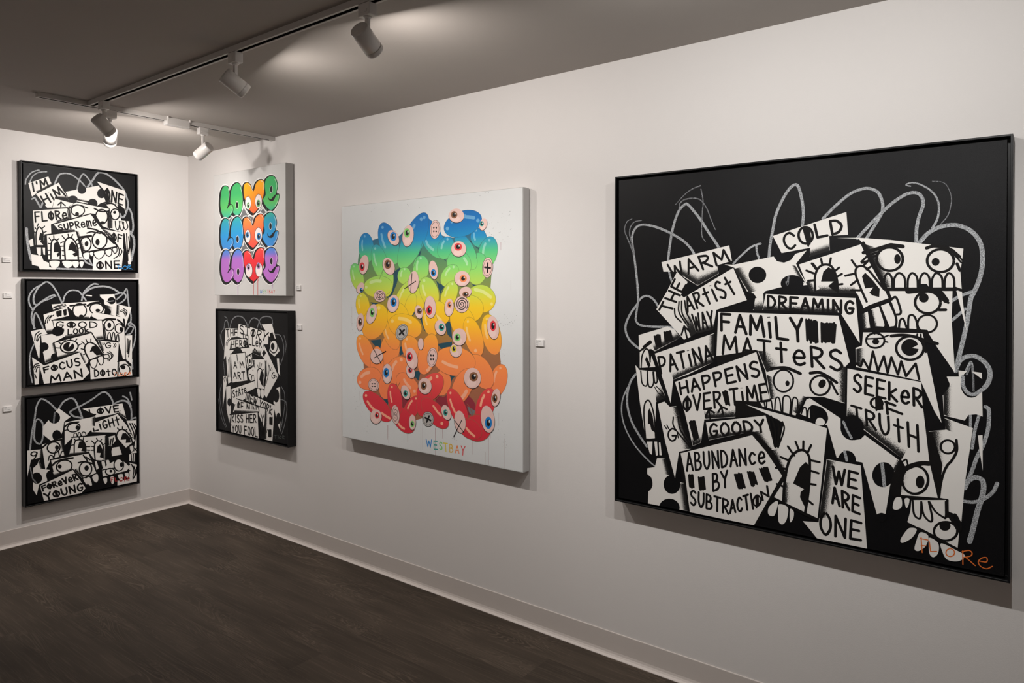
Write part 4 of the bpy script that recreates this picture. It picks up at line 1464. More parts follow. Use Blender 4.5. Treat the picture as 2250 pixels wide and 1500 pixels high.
('E','4',((1198,1406),(1234,1406),(1198,1376))),
('E','k',((1198,1406),(1218,1406),(1198,1388))),
('E','w',((1208,1413),(1215,1413),(1208,1406))),
('E','k',((1805,1593),(1882,1614),(1829,1544))),
('E','s',((1805,1596),(1879,1617),(1828,1550))),
('E','t',((1797,1574),(1838,1585),(1806,1556))),
('E','4',((1809,1575),(1848,1575),(1809,1550))),
('E','k',((1809,1575),(1831,1575),(1809,1560))),
('E','w',((1820,1581),(1828,1581),(1820,1575))),
('E','k',((1349,1445),(1428,1449),(1357,1334))),
('E','s',((1349,1448),(1424,1452),(1357,1340))),
('E','t',((1342,1399),(1383,1402),(1344,1358))),
('E','2',((1335,1416),(1374,1417),(1335,1369))),
('E','k',((1335,1416),(1357,1417),(1335,1389))),
('E','w',((1346,1428),(1354,1428),(1346,1417))),
('E','k',((1599,1446),(1662,1443),(1590,1359))),
('E','s',((1599,1449),(1658,1447),(1591,1365))),
('E','t',((1593,1411),(1626,1410),(1590,1379))),
('E','6',((1603,1474),(1630,1475),(1603,1443))),
('E','k',((1603,1474),(1618,1474),(1603,1456))),
('E','w',((1611,1482),(1616,1482),(1611,1475))),
('E','k',((310,1267),(370,1265),(297,1170))),
('E','s',((310,1271),(366,1269),(297,1177))),
('E','t',((304,1228),(335,1228),(300,1193))),
('E','4',((306,1271),(340,1272),(306,1226))),
('E','k',((306,1271),(325,1271),(306,1245))),
('E','w',((316,1282),(323,1282),(316,1271))),
('E','k',((1485,1249),(1559,1266),(1512,1176))),
('E','s',((1485,1252),(1555,1268),(1511,1182))),
('E','t',((1477,1218),(1516,1228),(1487,1192))),
('E','5',((1500,1255),(1538,1256),(1500,1220))),
('E','k',((1500,1255),(1521,1255),(1500,1235))),
('E','w',((1511,1264),(1518,1264),(1511,1255))),
('E','k',((2140,1271),(2210,1281),(2159,1163))),
('E','s',((2140,1274),(2207,1284),(2159,1169))),
('E','t',((2133,1226),(2170,1231),(2140,1186))),
('E','2',((2140,1290),(2175,1291),(2140,1242))),
('E','k',((2140,1290),(2159,1291),(2140,1262))),
('E','w',((2150,1302),(2157,1303),(2150,1291))),
('E','k',((1687,1041),(1768,1045),(1687,972))),
('E','s',((1687,1044),(1765,1048),(1687,978))),
('E','t',((1679,1014),(1722,1016),(1679,989))),
('E','7',((1661,1056),(1695,1057),(1661,1022))),
('E','k',((1661,1056),(1679,1057),(1661,1036))),
('E','w',((1670,1065),(1677,1065),(1670,1056))),
('E','k',((1729,1168),(1822,1172),(1728,1085))),
('E','s',((1729,1172),(1819,1175),(1728,1091))),
('E','t',((1719,1135),(1769,1137),(1719,1104))),
('E','3',((1705,1166),(1745,1168),(1705,1130))),
('E','k',((1705,1166),(1727,1167),(1705,1145))),
('E','w',((1716,1176),(1724,1176),(1716,1167))),
('E','k',((1071,793),(1131,811),(1104,725))),
('E','s',((1071,796),(1127,813),(1102,731))),
('E','t',((1065,764),(1096,773),(1077,739))),
('E','2',((1068,808),(1099,810),(1068,781))),
('E','k',((1068,808),(1085,809),(1068,792))),
('E','w',((1077,815),(1083,816),(1077,809))),
('E','k',((1088,927),(1173,945),(1120,821))),
('E','s',((1088,931),(1169,948),(1119,828))),
('E','t',((1079,882),(1124,891),(1091,843))),
('E','2',((1060,944),(1103,947),(1060,898))),
('E','k',((1060,944),(1084,945),(1060,917))),
('E','w',((1072,956),(1081,957),(1072,945))),
('E','k',((729,747),(806,752),(728,641))),
('E','s',((729,750),(801,756),(728,648))),
('E','t',((721,704),(761,707),(721,665))),
('E','1',((715,759),(757,762),(714,709))),
('E','k',((715,759),(738,760),(715,730))),
('E','w',((726,772),(735,773),(726,760))),
('E','k',((1892,791),(2000,800),(1892,693))),
('E','s',((1892,795),(1996,803),(1892,699))),
('E','t',((1882,751),(1939,755),(1882,714))),
('E','4',((1908,809),(1961,813),(1908,765))),
('E','k',((1908,809),(1937,811),(1908,783))),
('E','w',((1923,821),(1934,822),(1923,810))),
('E','k',((1273,665),(1367,683),(1289,585))),
('E','s',((1273,669),(1363,686),(1288,591))),
('E','t',((1264,632),(1314,642),(1269,603))),
('E','4',((1257,671),(1300,675),(1257,629))),
('E','k',((1257,671),(1281,673),(1257,646))),
('E','w',((1269,682),(1278,683),(1269,672))),
('E','k',((1001,578),(1062,597),(1035,508))),
('E','s',((1001,582),(1058,600),(1033,514))),
('E','t',((995,548),(1026,558),(1007,522))),
('E','5',((999,570),(1031,573),(999,537))),
('E','k',((999,570),(1017,571),(999,551))),
('E','w',((1008,579),(1014,579),(1008,571))),
('E','k',((2173,637),(2227,637),(2158,552))),
('E','s',((2173,640),(2223,640),(2158,558))),
('E','t',((2168,603),(2196,603),(2162,572))),
('E','4',((2162,632),(2192,635),(2162,592))),
('E','k',((2162,632),(2178,634),(2162,609))),
('E','w',((2170,643),(2176,643),(2170,633))),
('E','k',((553,283),(647,294),(553,204))),
('E','s',((553,287),(642,297),(553,211))),
('E','t',((544,252),(593,257),(544,222))),
('E','2',((571,301),(605,305),(571,267))),
('E','k',((571,301),(590,303),(571,281))),
('E','w',((581,311),(588,311),(581,302))),
('E','k',((1097,286),(1150,292),(1097,207))),
('E','s',((1097,290),(1146,295),(1097,213))),
('E','t',((1092,255),(1119,258),(1092,226))),
('E','3',((1097,273),(1125,277),(1097,240))),
('E','k',((1097,273),(1113,275),(1097,254))),
('E','w',((1105,283),(1111,283),(1105,275))),
('E','k',((1559,435),(1617,455),(1592,364))),
('E','s',((1559,438),(1613,457),(1590,370))),
('E','t',((1553,403),(1583,414),(1565,377))),
('E','5',((1551,437),(1580,440),(1551,405))),
('E','k',((1551,437),(1567,439),(1551,418))),
('E','w',((1559,446),(1565,447),(1559,438))),
('E','k',((2077,430),(2159,448),(2100,306))),
('E','s',((2077,433),(2156,451),(2100,312))),
('E','t',((2069,376),(2113,386),(2078,329))),
('E','1',((2087,400),(2129,405),(2087,344))),
('E','k',((2087,400),(2110,402),(2087,367))),
('E','w',((2099,415),(2107,416),(2099,402))),
('E','k',((1218,1078),(1261,1080),(1218,1017))),
('E','s',((1218,1081),(1257,1083),(1218,1024))),
('E','k',((1115,1690),(1192,1685),(1101,1577))),
('E','s',((1115,1694),(1188,1689),(1101,1584))),
('L','k',9.2,((1094,1778),(1077,1594))),
('L','k',9.2,((1148,1702),(988,1628))),
('E','k',((568,917),(669,923),(568,837))),
('E','s',((568,921),(664,926),(568,843))),
('L','k',9.7,((520,997),(638,847))),
('L','k',9.6,((709,980),(529,900))),
('E','k',((1737,366),(1810,381),(1752,261))),
('E','s',((1737,370),(1807,383),(1752,267))),
('L','k',8.8,((1668,373),(1788,274))),
('L','k',8.7,((1759,386),(1656,217))),
('E','k',((1414,2202),(1484,2195),(1404,2111))),
('E','s',((1414,2202),(1480,2195),(1405,2114))),
('R','k',((1414,2202),(1466,2196),(1406,2130)),3.9),
('E','k',((1398,2220),(1408,2220),(1398,2211))),
('E','k',((1398,2185),(1408,2184),(1397,2175))),
('E','k',((1430,2219),(1440,2218),(1430,2209))),
('E','k',((1429,2183),(1440,2183),(1429,2174))),
('E','k',((2077,1821),(2142,1816),(2068,1727))),
('E','s',((2077,1821),(2138,1816),(2068,1730))),
('R','k',((2077,1821),(2126,1817),(2070,1747)),3.7),
('L','k',17.1,((2043,1824),(2110,1817))),
('L','k',17.1,((2079,1861),(2074,1780))),
('E','k',((948,1187),(1031,1169),(905,1105))),
('E','e',((948,1187),(1026,1170),(907,1108))),
('R','k',((948,1187),(1010,1173),(914,1122)),4.1),
('L','k',21.1,((918,1214),(977,1160))),
('L','k',21,((983,1212),(912,1162))),
('E','k',((1373,957),(1442,956),(1359,861))),
('E','s',((1373,957),(1438,956),(1359,864))),
('R','k',((1373,957),(1425,956),(1362,881)),3.9),
('E','k',((1357,975),(1368,975),(1357,964))),
('E','k',((1357,938),(1368,938),(1357,927))),
('E','k',((1389,976),(1399,977),(1389,966))),
('E','k',((1389,940),(1399,940),(1389,929))),
('E','k',((519,615),(602,637),(545,550))),
('E','s',((519,615),(597,635),(544,553))),
('R','k',((519,615),(581,631),(539,564)),4.2),
('E','k',((499,626),(512,627),(499,619))),
('E','k',((499,600),(512,601),(499,593))),
('E','k',((538,629),(551,630),(538,622))),
('E','k',((538,603),(551,604),(538,596))),
('E','k',((1315,347),(1394,361),(1324,273))),
('E','e',((1315,347),(1390,360),(1323,277))),
('R','k',((1315,347),(1375,357),(1322,289)),4),
('L','k',19.7,((1277,356),(1352,338))),
('L','k',19.6,((1332,378),(1297,316))),
('E','k',((617,1550),(710,1551),(617,1485))),
('E','s',((617,1552),(706,1553),(617,1490))),
('C','k',7.8,((620,1551),(618,1548),(612,1548),(606,1551),(605,1558),(614,1565),(628,1565),(640,1557),(641,1544),(628,1533),(605,1531),(585,1542),(581,1561),(597,1578),(628,1583),(657,1571),(666,1547),(649,1523),(612,1513),(573,1525),(555,1553),(571,1584),(614,1600),(663,1591),(690,1559),(679,1521))),
('E','k',((1761,1479),(1854,1480),(1761,1398))),
('E','s',((1761,1481),(1851,1482),(1761,1403))),
('C','k',8.8,((1764,1479),(1762,1476),(1756,1475),(1750,1479),(1749,1488),(1757,1496),(1772,1497),(1784,1487),(1785,1471),(1772,1457),(1749,1454),(1729,1467),(1724,1491),(1741,1512),(1772,1519),(1801,1504),(1811,1474),(1794,1444),(1756,1432),(1716,1446),(1698,1481),(1714,1520),(1758,1540),(1807,1529),(1835,1490),(1824,1442))),
('E','k',((851,339),(913,350),(864,241))),
('E','s',((851,341),(909,351),(863,246))),
('C','k',5.2,((853,340),(852,335),(849,333),(844,335),(842,344),(844,356),(852,364),(861,362),(868,349),(868,328),(860,310),(845,304),(831,315),(824,341),(830,371),(846,391),(867,391),(884,367),(886,328),(873,291),(848,274),(822,286),(807,326),(812,376),(835,415),(867,422))),
('T','1',10.2,'W',((1295,74),(1361,74),(1361,149),(1287,147))),
('T','5',10.2,'E',((1392,62),(1443,66),(1439,144),(1389,141))),
('T','3',10.1,'S',((1467,69),(1505,69),(1505,142),(1464,142))),
('T','7',10,'T',((1525,61),(1581,60),(1573,140),(1520,138))),
('T','9',10,'B',((1600,63),(1645,65),(1645,139),(1600,138))),
('T','6',9.9,'A',((1675,66),(1722,67),(1719,138),(1678,137))),
('T','2',9.8,'Y',((1748,60),(1795,56),(1798,143),(1748,142)))
]
ART['love'] = [
('P','g',((348,997),(426,1039),(517,994),(635,1045),(694,1119),(910,976),(1111,1077),(1209,995),(1110,951),(955,922),(898,849),(751,934),(634,941),(516,961),(391,918))),
('P','g',((364,559),(513,581),(655,628),(714,729),(907,587),(1109,712),(1206,601),(1107,561),(952,515),(884,453),(747,560),(631,538),(513,567),(392,512))),
('L','w',11.9,((348,997),(426,1035),(517,990),(640,1042),(701,1112))),
('L','w',11.6,((694,1119),(797,1002),(910,976),(1022,988),(1116,1074),(1215,992))),
('L','w',11.9,((364,559),(513,574))),
('L','w',11.7,((683,627),(707,730),(748,637),(907,587),(1064,613),(1119,705),(1212,601))),
('O','w',61.3,((246,1407),(327,1384),(356,1317),(343,1212),(315,1135),(295,1107),(342,1140),(398,1153),(441,1119),(431,1054),(353,1000),(255,986),(176,1037),(132,1161),(146,1301),(184,1378))),
('B','w',((246,1407),(327,1384),(356,1317),(343,1212),(315,1135),(295,1107),(342,1140),(398,1153),(441,1119),(431,1054),(353,1000),(255,986),(176,1037),(132,1161),(146,1301),(184,1378))),
('O','w',60.1,((530,1424),(619,1374),(660,1253),(659,1137),(616,1036),(522,1000),(431,1048),(379,1130),(375,1263),(424,1378))),
('B','w',((530,1424),(619,1374),(660,1253),(659,1137),(616,1036),(522,1000),(431,1048),(379,1130),(375,1263),(424,1378))),
('O','w',59.2,((759,1404),(839,1367),(897,1286),(963,1384),(1070,1412),(1136,1369),(1132,1254),(1072,1120),(972,1038),(893,1008),(791,1069),(718,1171),(677,1285),(692,1378))),
('B','w',((759,1404),(839,1367),(897,1286),(963,1384),(1070,1412),(1136,1369),(1132,1254),(1072,1120),(972,1038),(893,1008),(791,1069),(718,1171),(677,1285),(692,1378))),
('O','w',57.1,((1275,1441),(1366,1405),(1413,1304),(1379,1206),(1429,1207),(1444,1166),(1395,1078),(1288,1021),(1188,1055),(1116,1129),(1108,1174),(1156,1220),(1140,1328),(1171,1407))),
('B','w',((1275,1441),(1366,1405),(1413,1304),(1379,1206),(1429,1207),(1444,1166),(1395,1078),(1288,1021),(1188,1055),(1116,1129),(1108,1174),(1156,1220),(1140,1328),(1171,1407))),
('O','k',32,((244,1405),(325,1382),(353,1316),(340,1211),(313,1134),(293,1106),(340,1138),(396,1152),(439,1118),(429,1053),(351,998),(252,984),(174,1036),(130,1160),(144,1300),(182,1377))),
('B','k',((244,1405),(325,1382),(353,1316),(340,1211),(313,1134),(293,1106),(340,1138),(396,1152),(439,1118),(429,1053),(351,998),(252,984),(174,1036),(130,1160),(144,1300),(182,1377))),
('O','k',31.4,((528,1422),(617,1373),(658,1252),(657,1136),(614,1035),(519,999),(429,1047),(376,1129),(372,1262),(422,1377))),
('B','k',((528,1422),(617,1373),(658,1252),(657,1136),(614,1035),(519,999),(429,1047),(376,1129),(372,1262),(422,1377))),
('O','k',30.9,((757,1403),(837,1366),(895,1285),(961,1383),(1068,1411),(1133,1368),(1130,1252),(1070,1119),(969,1037),(890,1007),(788,1068),(716,1170),(675,1283),(689,1377))),
('B','k',((757,1403),(837,1366),(895,1285),(961,1383),(1068,1411),(1133,1368),(1130,1252),(1070,1119),(969,1037),(890,1007),(788,1068),(716,1170),(675,1283),(689,1377))),
('O','k',29.8,((1272,1440),(1364,1404),(1411,1303),(1377,1205),(1427,1206),(1442,1165),(1393,1077),(1286,1020),(1185,1054),(1114,1128),(1106,1173),(1154,1219),(1137,1327),(1169,1406))),
('B','k',((1272,1440),(1364,1404),(1411,1303),(1377,1205),(1427,1206),(1442,1165),(1393,1077),(1286,1020),(1185,1054),(1114,1128),(1106,1173),(1154,1219),(1137,1327),(1169,1406))),
('B','r',((549,1432),(638,1383),(679,1262),(678,1146),(635,1045),(541,1009),(450,1057),(398,1140),(394,1272),(444,1387))),
('O','k',10.4,((549,1432),(638,1383),(679,1262),(678,1146),(635,1045),(541,1009),(450,1057),(398,1140),(394,1272),(444,1387))),
('B','r',((266,1415),(347,1392),(375,1326),(362,1222),(335,1144),(315,1116),(362,1149),(418,1162),(461,1129),(450,1064),(373,1009),(275,995),(196,1047),(152,1170),(166,1310),(204,1387))),
('O','k',10.6,((266,1415),(347,1392),(375,1326),(362,1222),(335,1144),(315,1116),(362,1149),(418,1162),(461,1129),(450,1064),(373,1009),(275,995),(196,1047),(152,1170),(166,1310),(204,1387))),
('B','v',((778,1413),(857,1376),(915,1294),(981,1393),(1088,1421),(1153,1377),(1150,1262),(1090,1129),(990,1047),(911,1017),(809,1079),(736,1180),(696,1293),(710,1387))),
('O','k',10.3,((778,1413),(857,1376),(915,1294),(981,1393),(1088,1421),(1153,1377),(1150,1262),(1090,1129),(990,1047),(911,1017),(809,1079),(736,1180),(696,1293),(710,1387))),
('B','r',((1292,1449),(1383,1413),(1430,1313),(1396,1215),(1446,1215),(1461,1175),(1412,1087),(1306,1030),(1205,1064),(1134,1138),(1125,1183),(1174,1229),(1157,1337),(1188,1415))),
('O','k',9.9,((1292,1449),(1383,1413),(1430,1313),(1396,1215),(1446,1215),(1461,1175),(1412,1087),(1306,1030),(1205,1064),(1134,1138),(1125,1183),(1174,1229),(1157,1337),(1188,1415))),
('C','k',9.3,((330,1125),(374,1157),(427,1164))),
('C','w',5.3,((347,1369),(370,1300),(355,1222))),
('C','w',5.3,((427,1131),(441,1084),(385,1041))),
('E','k',((549,1146),(577,1144),(549,1105))),
('R','w',((551,1145),(584,1142),(551,1101)),5.2),
('C','w',5.2,((626,1371),(661,1290),(665,1199))),
('C','w',5.1,((796,1394),(857,1357),(902,1295))),
('C','w',5,((1081,1409),(1131,1370),(1131,1289))),
('E','k',((798,1154),(869,1149),(798,1066))),
('E','p',((798,1154),(860,1149),(798,1072))),
('E','n',((803,1124),(835,1122),(802,1085))),
('E','k',((803,1124),(822,1123),(802,1101))),
('E','w',((814,1133),(823,1133),(814,1124))),
('E','k',((1028,1158),(1108,1152),(1028,1067))),
('E','p',((1028,1158),(1099,1153),(1028,1072))),
('E','n',((1024,1133),(1066,1130),(1023,1088))),
('E','k',((1024,1133),(1049,1132),(1023,1106))),
('E','w',((1035,1143),(1044,1142),(1035,1134))),
('E','k',((1297,1281),(1322,1279),(1297,1241))),
('R','w',((1299,1281),(1329,1278),(1299,1239)),5),
('B','k',((1230,1203),(1260,1168),(1307,1169),(1396,1215),(1349,1147),(1285,1142),(1242,1165))),
('C','k',8.7,((1307,1169),(1354,1196),(1400,1217))),
('C','w',4.9,((1372,1398),(1409,1327),(1392,1254))),
('C','w',4.9,((1442,1195),(1425,1129),(1370,1071))),
('O','w',61.4,((247,982),(328,961),(357,896),(344,791),(316,712),(296,684),(343,718),(399,732),(442,700),(432,635),(354,578),(256,561),(177,611),(133,733),(147,874),(185,952))),
('B','w',((247,982),(328,961),(357,896),(344,791),(316,712),(296,684),(343,718),(399,732),(442,700),(432,635),(354,578),(256,561),(177,611),(133,733),(147,874),(185,952))),
('O','w',60.2,((538,991),(627,944),(668,825),(667,708),(624,606),(530,567),(439,612),(387,693),(383,826),(432,942))),
('B','w',((538,991),(627,944),(668,825),(667,708),(624,606),(530,567),(439,612),(387,693),(383,826),(432,942))),
('O','w',59.3,((746,973),(826,939),(885,859),(951,959),(1058,991),(1124,949),(1120,833),(1060,698),(959,613),(880,580),(778,639),(705,739),(664,851),(679,945))),
('B','w',((746,973),(826,939),(885,859),(951,959),(1058,991),(1124,949),(1120,833),(1060,698),(959,613),(880,580),(778,639),(705,739),(664,851),(679,945))),
('O','w',57.3,((1254,998),(1346,965),(1393,866),(1359,767),(1410,769),(1424,729),(1375,639),(1268,578),(1167,609),(1095,681),(1087,726),(1135,774),(1119,881),(1150,961))),
('B','w',((1254,998),(1346,965),(1393,866),(1359,767),(1410,769),(1424,729),(1375,639),(1268,578),(1167,609),(1095,681),(1087,726),(1135,774),(1119,881),(1150,961))),
('O','k',32,((245,981),(326,960),(354,895),(341,789),(314,711),(294,682),(341,716),(397,731),(440,699),(430,633),(352,577),(253,560),(174,609),(131,732),(144,873),(183,951))),
('B','k',((245,981),(326,960),(354,895),(341,789),(314,711),(294,682),(341,716),(397,731),(440,699),(430,633),(352,577),(253,560),(174,609),(131,732),(144,873),(183,951))),
('O','k',31.4,((536,990),(625,943),(666,824),(665,707),(622,604),(527,566),(437,611),(384,692),(381,825),(430,941))),
('B','k',((536,990),(625,943),(666,824),(665,707),(622,604),(527,566),(437,611),(384,692),(381,825),(430,941))),
('O','k',31,((744,972),(824,938),(882,857),(949,958),(1056,990),(1121,948),(1118,832),(1058,696),(957,612),(878,579),(776,638),(703,738),(662,850),(676,944))),
('B','k',((744,972),(824,938),(882,857),(949,958),(1056,990),(1121,948),(1118,832),(1058,696),(957,612),(878,579),(776,638),(703,738),(662,850),(676,944))),
('O','k',29.9,((1252,997),(1343,964),(1391,865),(1357,765),(1407,768),(1422,728),(1373,637),(1266,577),(1165,608),(1093,680),(1084,724),(1133,772),(1116,880),(1148,960))),
('B','k',((1252,997),(1343,964),(1391,865),(1357,765),(1407,768),(1422,728),(1373,637),(1266,577),(1165,608),(1093,680),(1084,724),(1133,772),(1116,880),(1148,960))),
('B','r',((557,1000),(646,953),(687,834),(686,718),(643,615),(549,577),(458,622),(406,703),(402,835),(452,952))),
('O','k',10.5,((557,1000),(646,953),(687,834),(686,718),(643,615),(549,577),(458,622),(406,703),(402,835),(452,952))),
('B','r',((267,992),(348,971),(376,906),(363,800),(336,722),(316,694),(363,727),(419,742),(462,710),(451,645),(374,588),(276,571),(197,621),(153,743),(167,883),(205,962))),
('O','k',10.7,((267,992),(348,971),(376,906),(363,800),(336,722),(316,694),(363,727),(419,742),(462,710),(451,645),(374,588),(276,571),(197,621),(153,743),(167,883),(205,962))),
('B','v',((765,982),(845,948),(903,868),(969,968),(1076,1000),(1141,958),(1138,843),(1078,707),(977,622),(898,590),(796,648),(724,748),(683,860),(697,954))),
('O','k',10.3,((765,982),(845,948),(903,868),(969,968),(1076,1000),(1141,958),(1138,843),(1078,707),(977,622),(898,590),(796,648),(724,748),(683,860),(697,954))),
('B','r',((1271,1007),(1363,974),(1410,875),(1376,776),(1426,778),(1441,738),(1392,648),(1285,587),(1184,618),(1113,690),(1104,735),(1153,783),(1136,890),(1167,970))),
('O','k',9.9,((1271,1007),(1363,974),(1410,875),(1376,776),(1426,778),(1441,738),(1392,648),(1285,587),(1184,618),(1113,690),(1104,735),(1153,783),(1136,890),(1167,970))),
('C','k',9.3,((331,702),(375,736),(428,744))),
('C','w',5.3,((348,947),(371,879),(356,801))),
('C','w',5.3,((428,711),(442,665),(386,621))),
('E','k',((557,714),(585,713),(557,673))),
('R','w',((559,712),(592,711),(559,669)),5.2),
('C','w',5.2,((634,941),(669,861),(673,770))),
('C','w',5.1,((783,964),(844,929),(889,869))),
('C','w',5,((1069,988),(1119,950),(1119,869))),
('E','k',((790,739),(856,736),(790,654))),
('E','p',((790,739),(847,736),(790,659))),
('E','b',((784,758),(820,757),(783,720))),
('E','k',((784,758),(806,757),(783,735))),
('E','w',((795,768),(804,768),(795,759))),
('E','k',((1025,747),(1109,743),(1024,656))),
('E','p',((1025,747),(1100,744),(1024,661))),
('E','b',((1031,728),(1073,726),(1031,682))),
('E','k',((1031,728),(1057,727),(1031,701))),
('E','w',((1043,738),(1051,737),(1043,729))),
('E','k',((1276,839),(1302,838),(1276,799))),
('R','w',((1279,839),(1308,837),(1278,797)),5),
('B','k',((1209,759),(1239,725),(1286,727),(1376,776),(1329,706),(1265,699),(1222,721))),
('C','k',8.7,((1286,727),(1333,755),(1380,778))),
('C','w',4.9,((1352,959),(1389,888),(1372,815))),
('C','w',4.9,((1422,757),(1405,690),(1349,631))),
('O','w',61.4,((258,576),(339,557),(368,493),(355,387),(327,308),(307,278),(354,314),(410,330),(453,299),(443,233),(365,174),(267,155),(188,202),(144,324),(158,465),(196,544))),
('B','w',((258,576),(339,557),(368,493),(355,387),(327,308),(307,278),(354,314),(410,330),(453,299),(443,233),(365,174),(267,155),(188,202),(144,324),(158,465),(196,544))),
('O','w',60.2,((551,578),(640,533),(681,415),(680,299),(637,195),(543,154),(452,196),(400,276),(396,408),(446,526))),
('B','w',((551,578),(640,533),(681,415),(680,299),(637,195),(543,154),(452,196),(400,276),(396,408),(446,526))),
('O','w',59.4,((756,553),(836,521),(895,443),(961,545),(1068,580),(1133,540),(1130,424),(1070,287),(969,199),(890,164),(788,220),(715,317),(674,429),(689,523))),
('B','w',((756,553),(836,521),(895,443),(961,545),(1068,580),(1133,540),(1130,424),(1070,287),(969,199),(890,164),(788,220),(715,317),(674,429),(689,523))),
('O','w',57.3,((1272,575),(1364,545),(1411,447),(1377,347),(1427,351),(1442,311),(1393,219),(1286,156),(1185,184),(1114,253),(1105,298),(1154,347),(1137,454),(1168,535))),
('B','w',((1272,575),(1364,545),(1411,447),(1377,347),(1427,351),(1442,311),(1393,219),(1286,156),(1185,184),(1114,253),(1105,298),(1154,347),(1137,454),(1168,535))),
('O','k',32,((256,574),(337,556),(365,491),(352,385),(325,306),(305,277),(352,312),(408,329),(451,298),(440,232),(362,173),(264,153),(186,201),(142,322),(156,463),(194,543))),
('B','k',((256,574),(337,556),(365,491),(352,385),(325,306),(305,277),(352,312),(408,329),(451,298),(440,232),(362,173),(264,153),(186,201),(142,322),(156,463),(194,543))),
('O','k',31.4,((549,577),(638,532),(679,414),(678,297),(635,194),(540,152),(450,195),(397,275),(394,407),(443,525))),
('B','k',((549,577),(638,532),(679,414),(678,297),(635,194),(540,152),(450,195),(397,275),(394,407),(443,525))),
('O','k',31,((754,552),(834,520),(893,441),(959,544),(1066,579),(1131,539),(1128,423),(1068,285),(967,198),(888,162),(786,218),(713,316),(672,427),(687,522))),
('B','k',((754,552),(834,520),(893,441),(959,544),(1066,579),(1131,539),(1128,423),(1068,285),(967,198),(888,162),(786,218),(713,316),(672,427),(687,522))),
('O','k',29.9,((1270,574),(1361,544),(1409,446),(1375,346),(1425,350),(1440,310),(1391,218),(1284,154),(1183,182),(1112,252),(1103,296),(1152,346),(1135,453),(1166,534))),
('B','k',((1270,574),(1361,544),(1409,446),(1375,346),(1425,350),(1440,310),(1391,218),(1284,154),(1183,182),(1112,252),(1103,296),(1152,346),(1135,453),(1166,534))),
('B','r',((570,588),(659,543),(700,425),(699,309),(656,205),(562,164),(471,207),(419,286),(416,419),(465,536))),
('O','k',10.5,((570,588),(659,543),(700,425),(699,309),(656,205),(562,164),(471,207),(419,286),(416,419),(465,536))),
('B','r',((278,586),(359,567),(387,503),(374,397),(347,318),(327,289),(374,324),(429,340),(472,309),(462,244),(384,185),(287,165),(208,213),(164,334),(178,475),(216,554))),
('O','k',10.7,((278,586),(359,567),(387,503),(374,397),(347,318),(327,289),(374,324),(429,340),(472,309),(462,244),(384,185),(287,165),(208,213),(164,334),(178,475),(216,554))),
('B','v',((775,563),(855,531),(913,452),(979,555),(1086,589),(1151,549),(1148,434),(1088,297),(987,209),(908,174),(807,230),(734,328),(693,438),(708,533))),
('O','k',10.3,((775,563),(855,531),(913,452),(979,555),(1086,589),(1151,549),(1148,434),(1088,297),(987,209),(908,174),(807,230),(734,328),(693,438),(708,533))),
('B','r',((1289,585),(1381,554),(1428,457),(1394,356),(1444,360),(1459,321),(1410,229),(1303,165),(1203,193),(1131,263),(1123,307),(1171,357),(1155,464),(1186,545))),
('O','k',9.9,((1289,585),(1381,554),(1428,457),(1394,356),(1444,360),(1459,321),(1410,229),(1303,165),(1203,193),(1131,263),(1123,307),(1171,357),(1155,464),(1186,545))),
('C','k',9.3,((342,298),(386,333),(439,343))),
('C','w',5.3,((359,543),(382,476),(367,397))),
('C','w',5.3,((439,310),(453,263),(397,218))),
('E','k',((570,301),(598,301),(570,261))),
('R','w',((572,300),(605,300),(572,257)),5.2),
('C','w',5.2,((647,531),(681,452),(685,361))),
('C','w',5.1,((793,546),(855,512),(899,453))),
('C','w',5,((1079,577),(1129,541),(1128,460))),
('E','k',((814,313),(896,312),(813,223))),
('E','p',((814,313),(887,312),(813,228))),
('E','u',((803,355),(842,354),(803,314))),
('E','k',((803,355),(826,354),(803,330))),
('E','w',((815,365),(824,365),(815,356))),
('E','k',((1033,316),(1114,315),(1032,228))),
('E','p',((1033,316),(1105,315),(1032,233))),
('E','u',((1022,367),(1062,366),(1022,324))),
('E','k',((1022,367),(1046,367),(1022,341))),
('E','w',((1033,377),(1042,377),(1033,368))),
('E','k',((1295,417),(1320,416),(1294,377))),
('R','w',((1297,417),(1327,416),(1296,374)),5),
('B','k',((1227,335),(1257,302),(1304,305),(1394,356),(1347,285),(1283,276),(1240,297))),
('C','k',8.7,((1304,305),(1351,335),(1398,359))),
('C','w',4.9,((1370,539),(1407,470),(1390,396))),
('C','w',4.9,((1440,339),(1423,272),(1367,211))),
('D','v',8.9,(911,1021),140.3),
('D','r',6.2,(1198,1052),137.4),
('D','r',6.7,(270,1002),133.2),
('D','r',6.6,(520,607),131.2),
('D','r',6.2,(1285,599),99.5),
('D','v',7.7,(913,184),172.6),
('D','v',7.6,(1005,228),228.6),
('D','r',7.9,(562,180),183.3),
('D','r',6.2,(1316,182),93.2),
('D','v',6.3,(1016,234),50.7),
('T','b',6.3,'W',((1048,29),(1097,29),(1097,72),(1048,72))),
('T','n',6.3,'E',((1110,29),(1140,29),(1141,72),(1110,72))),
('T','n',6.3,'S',((1154,29),(1184,29),(1184,72),(1154,72))),
('T','y',6.3,'T',((1197,29),(1227,30),(1228,72),(1197,72))),
('T','o',6.2,'B',((1240,30),(1270,30),(1271,72),(1241,72))),
('T','v',6.2,'A',((1283,30),(1317,30),(1318,72),(1283,72))),
('T','o',6.2,'Y',((1330,30),(1364,30),(1364,72),(1330,72))),
('S','g',(54,81,92,1434),0,3,(0.6,2.2))
]
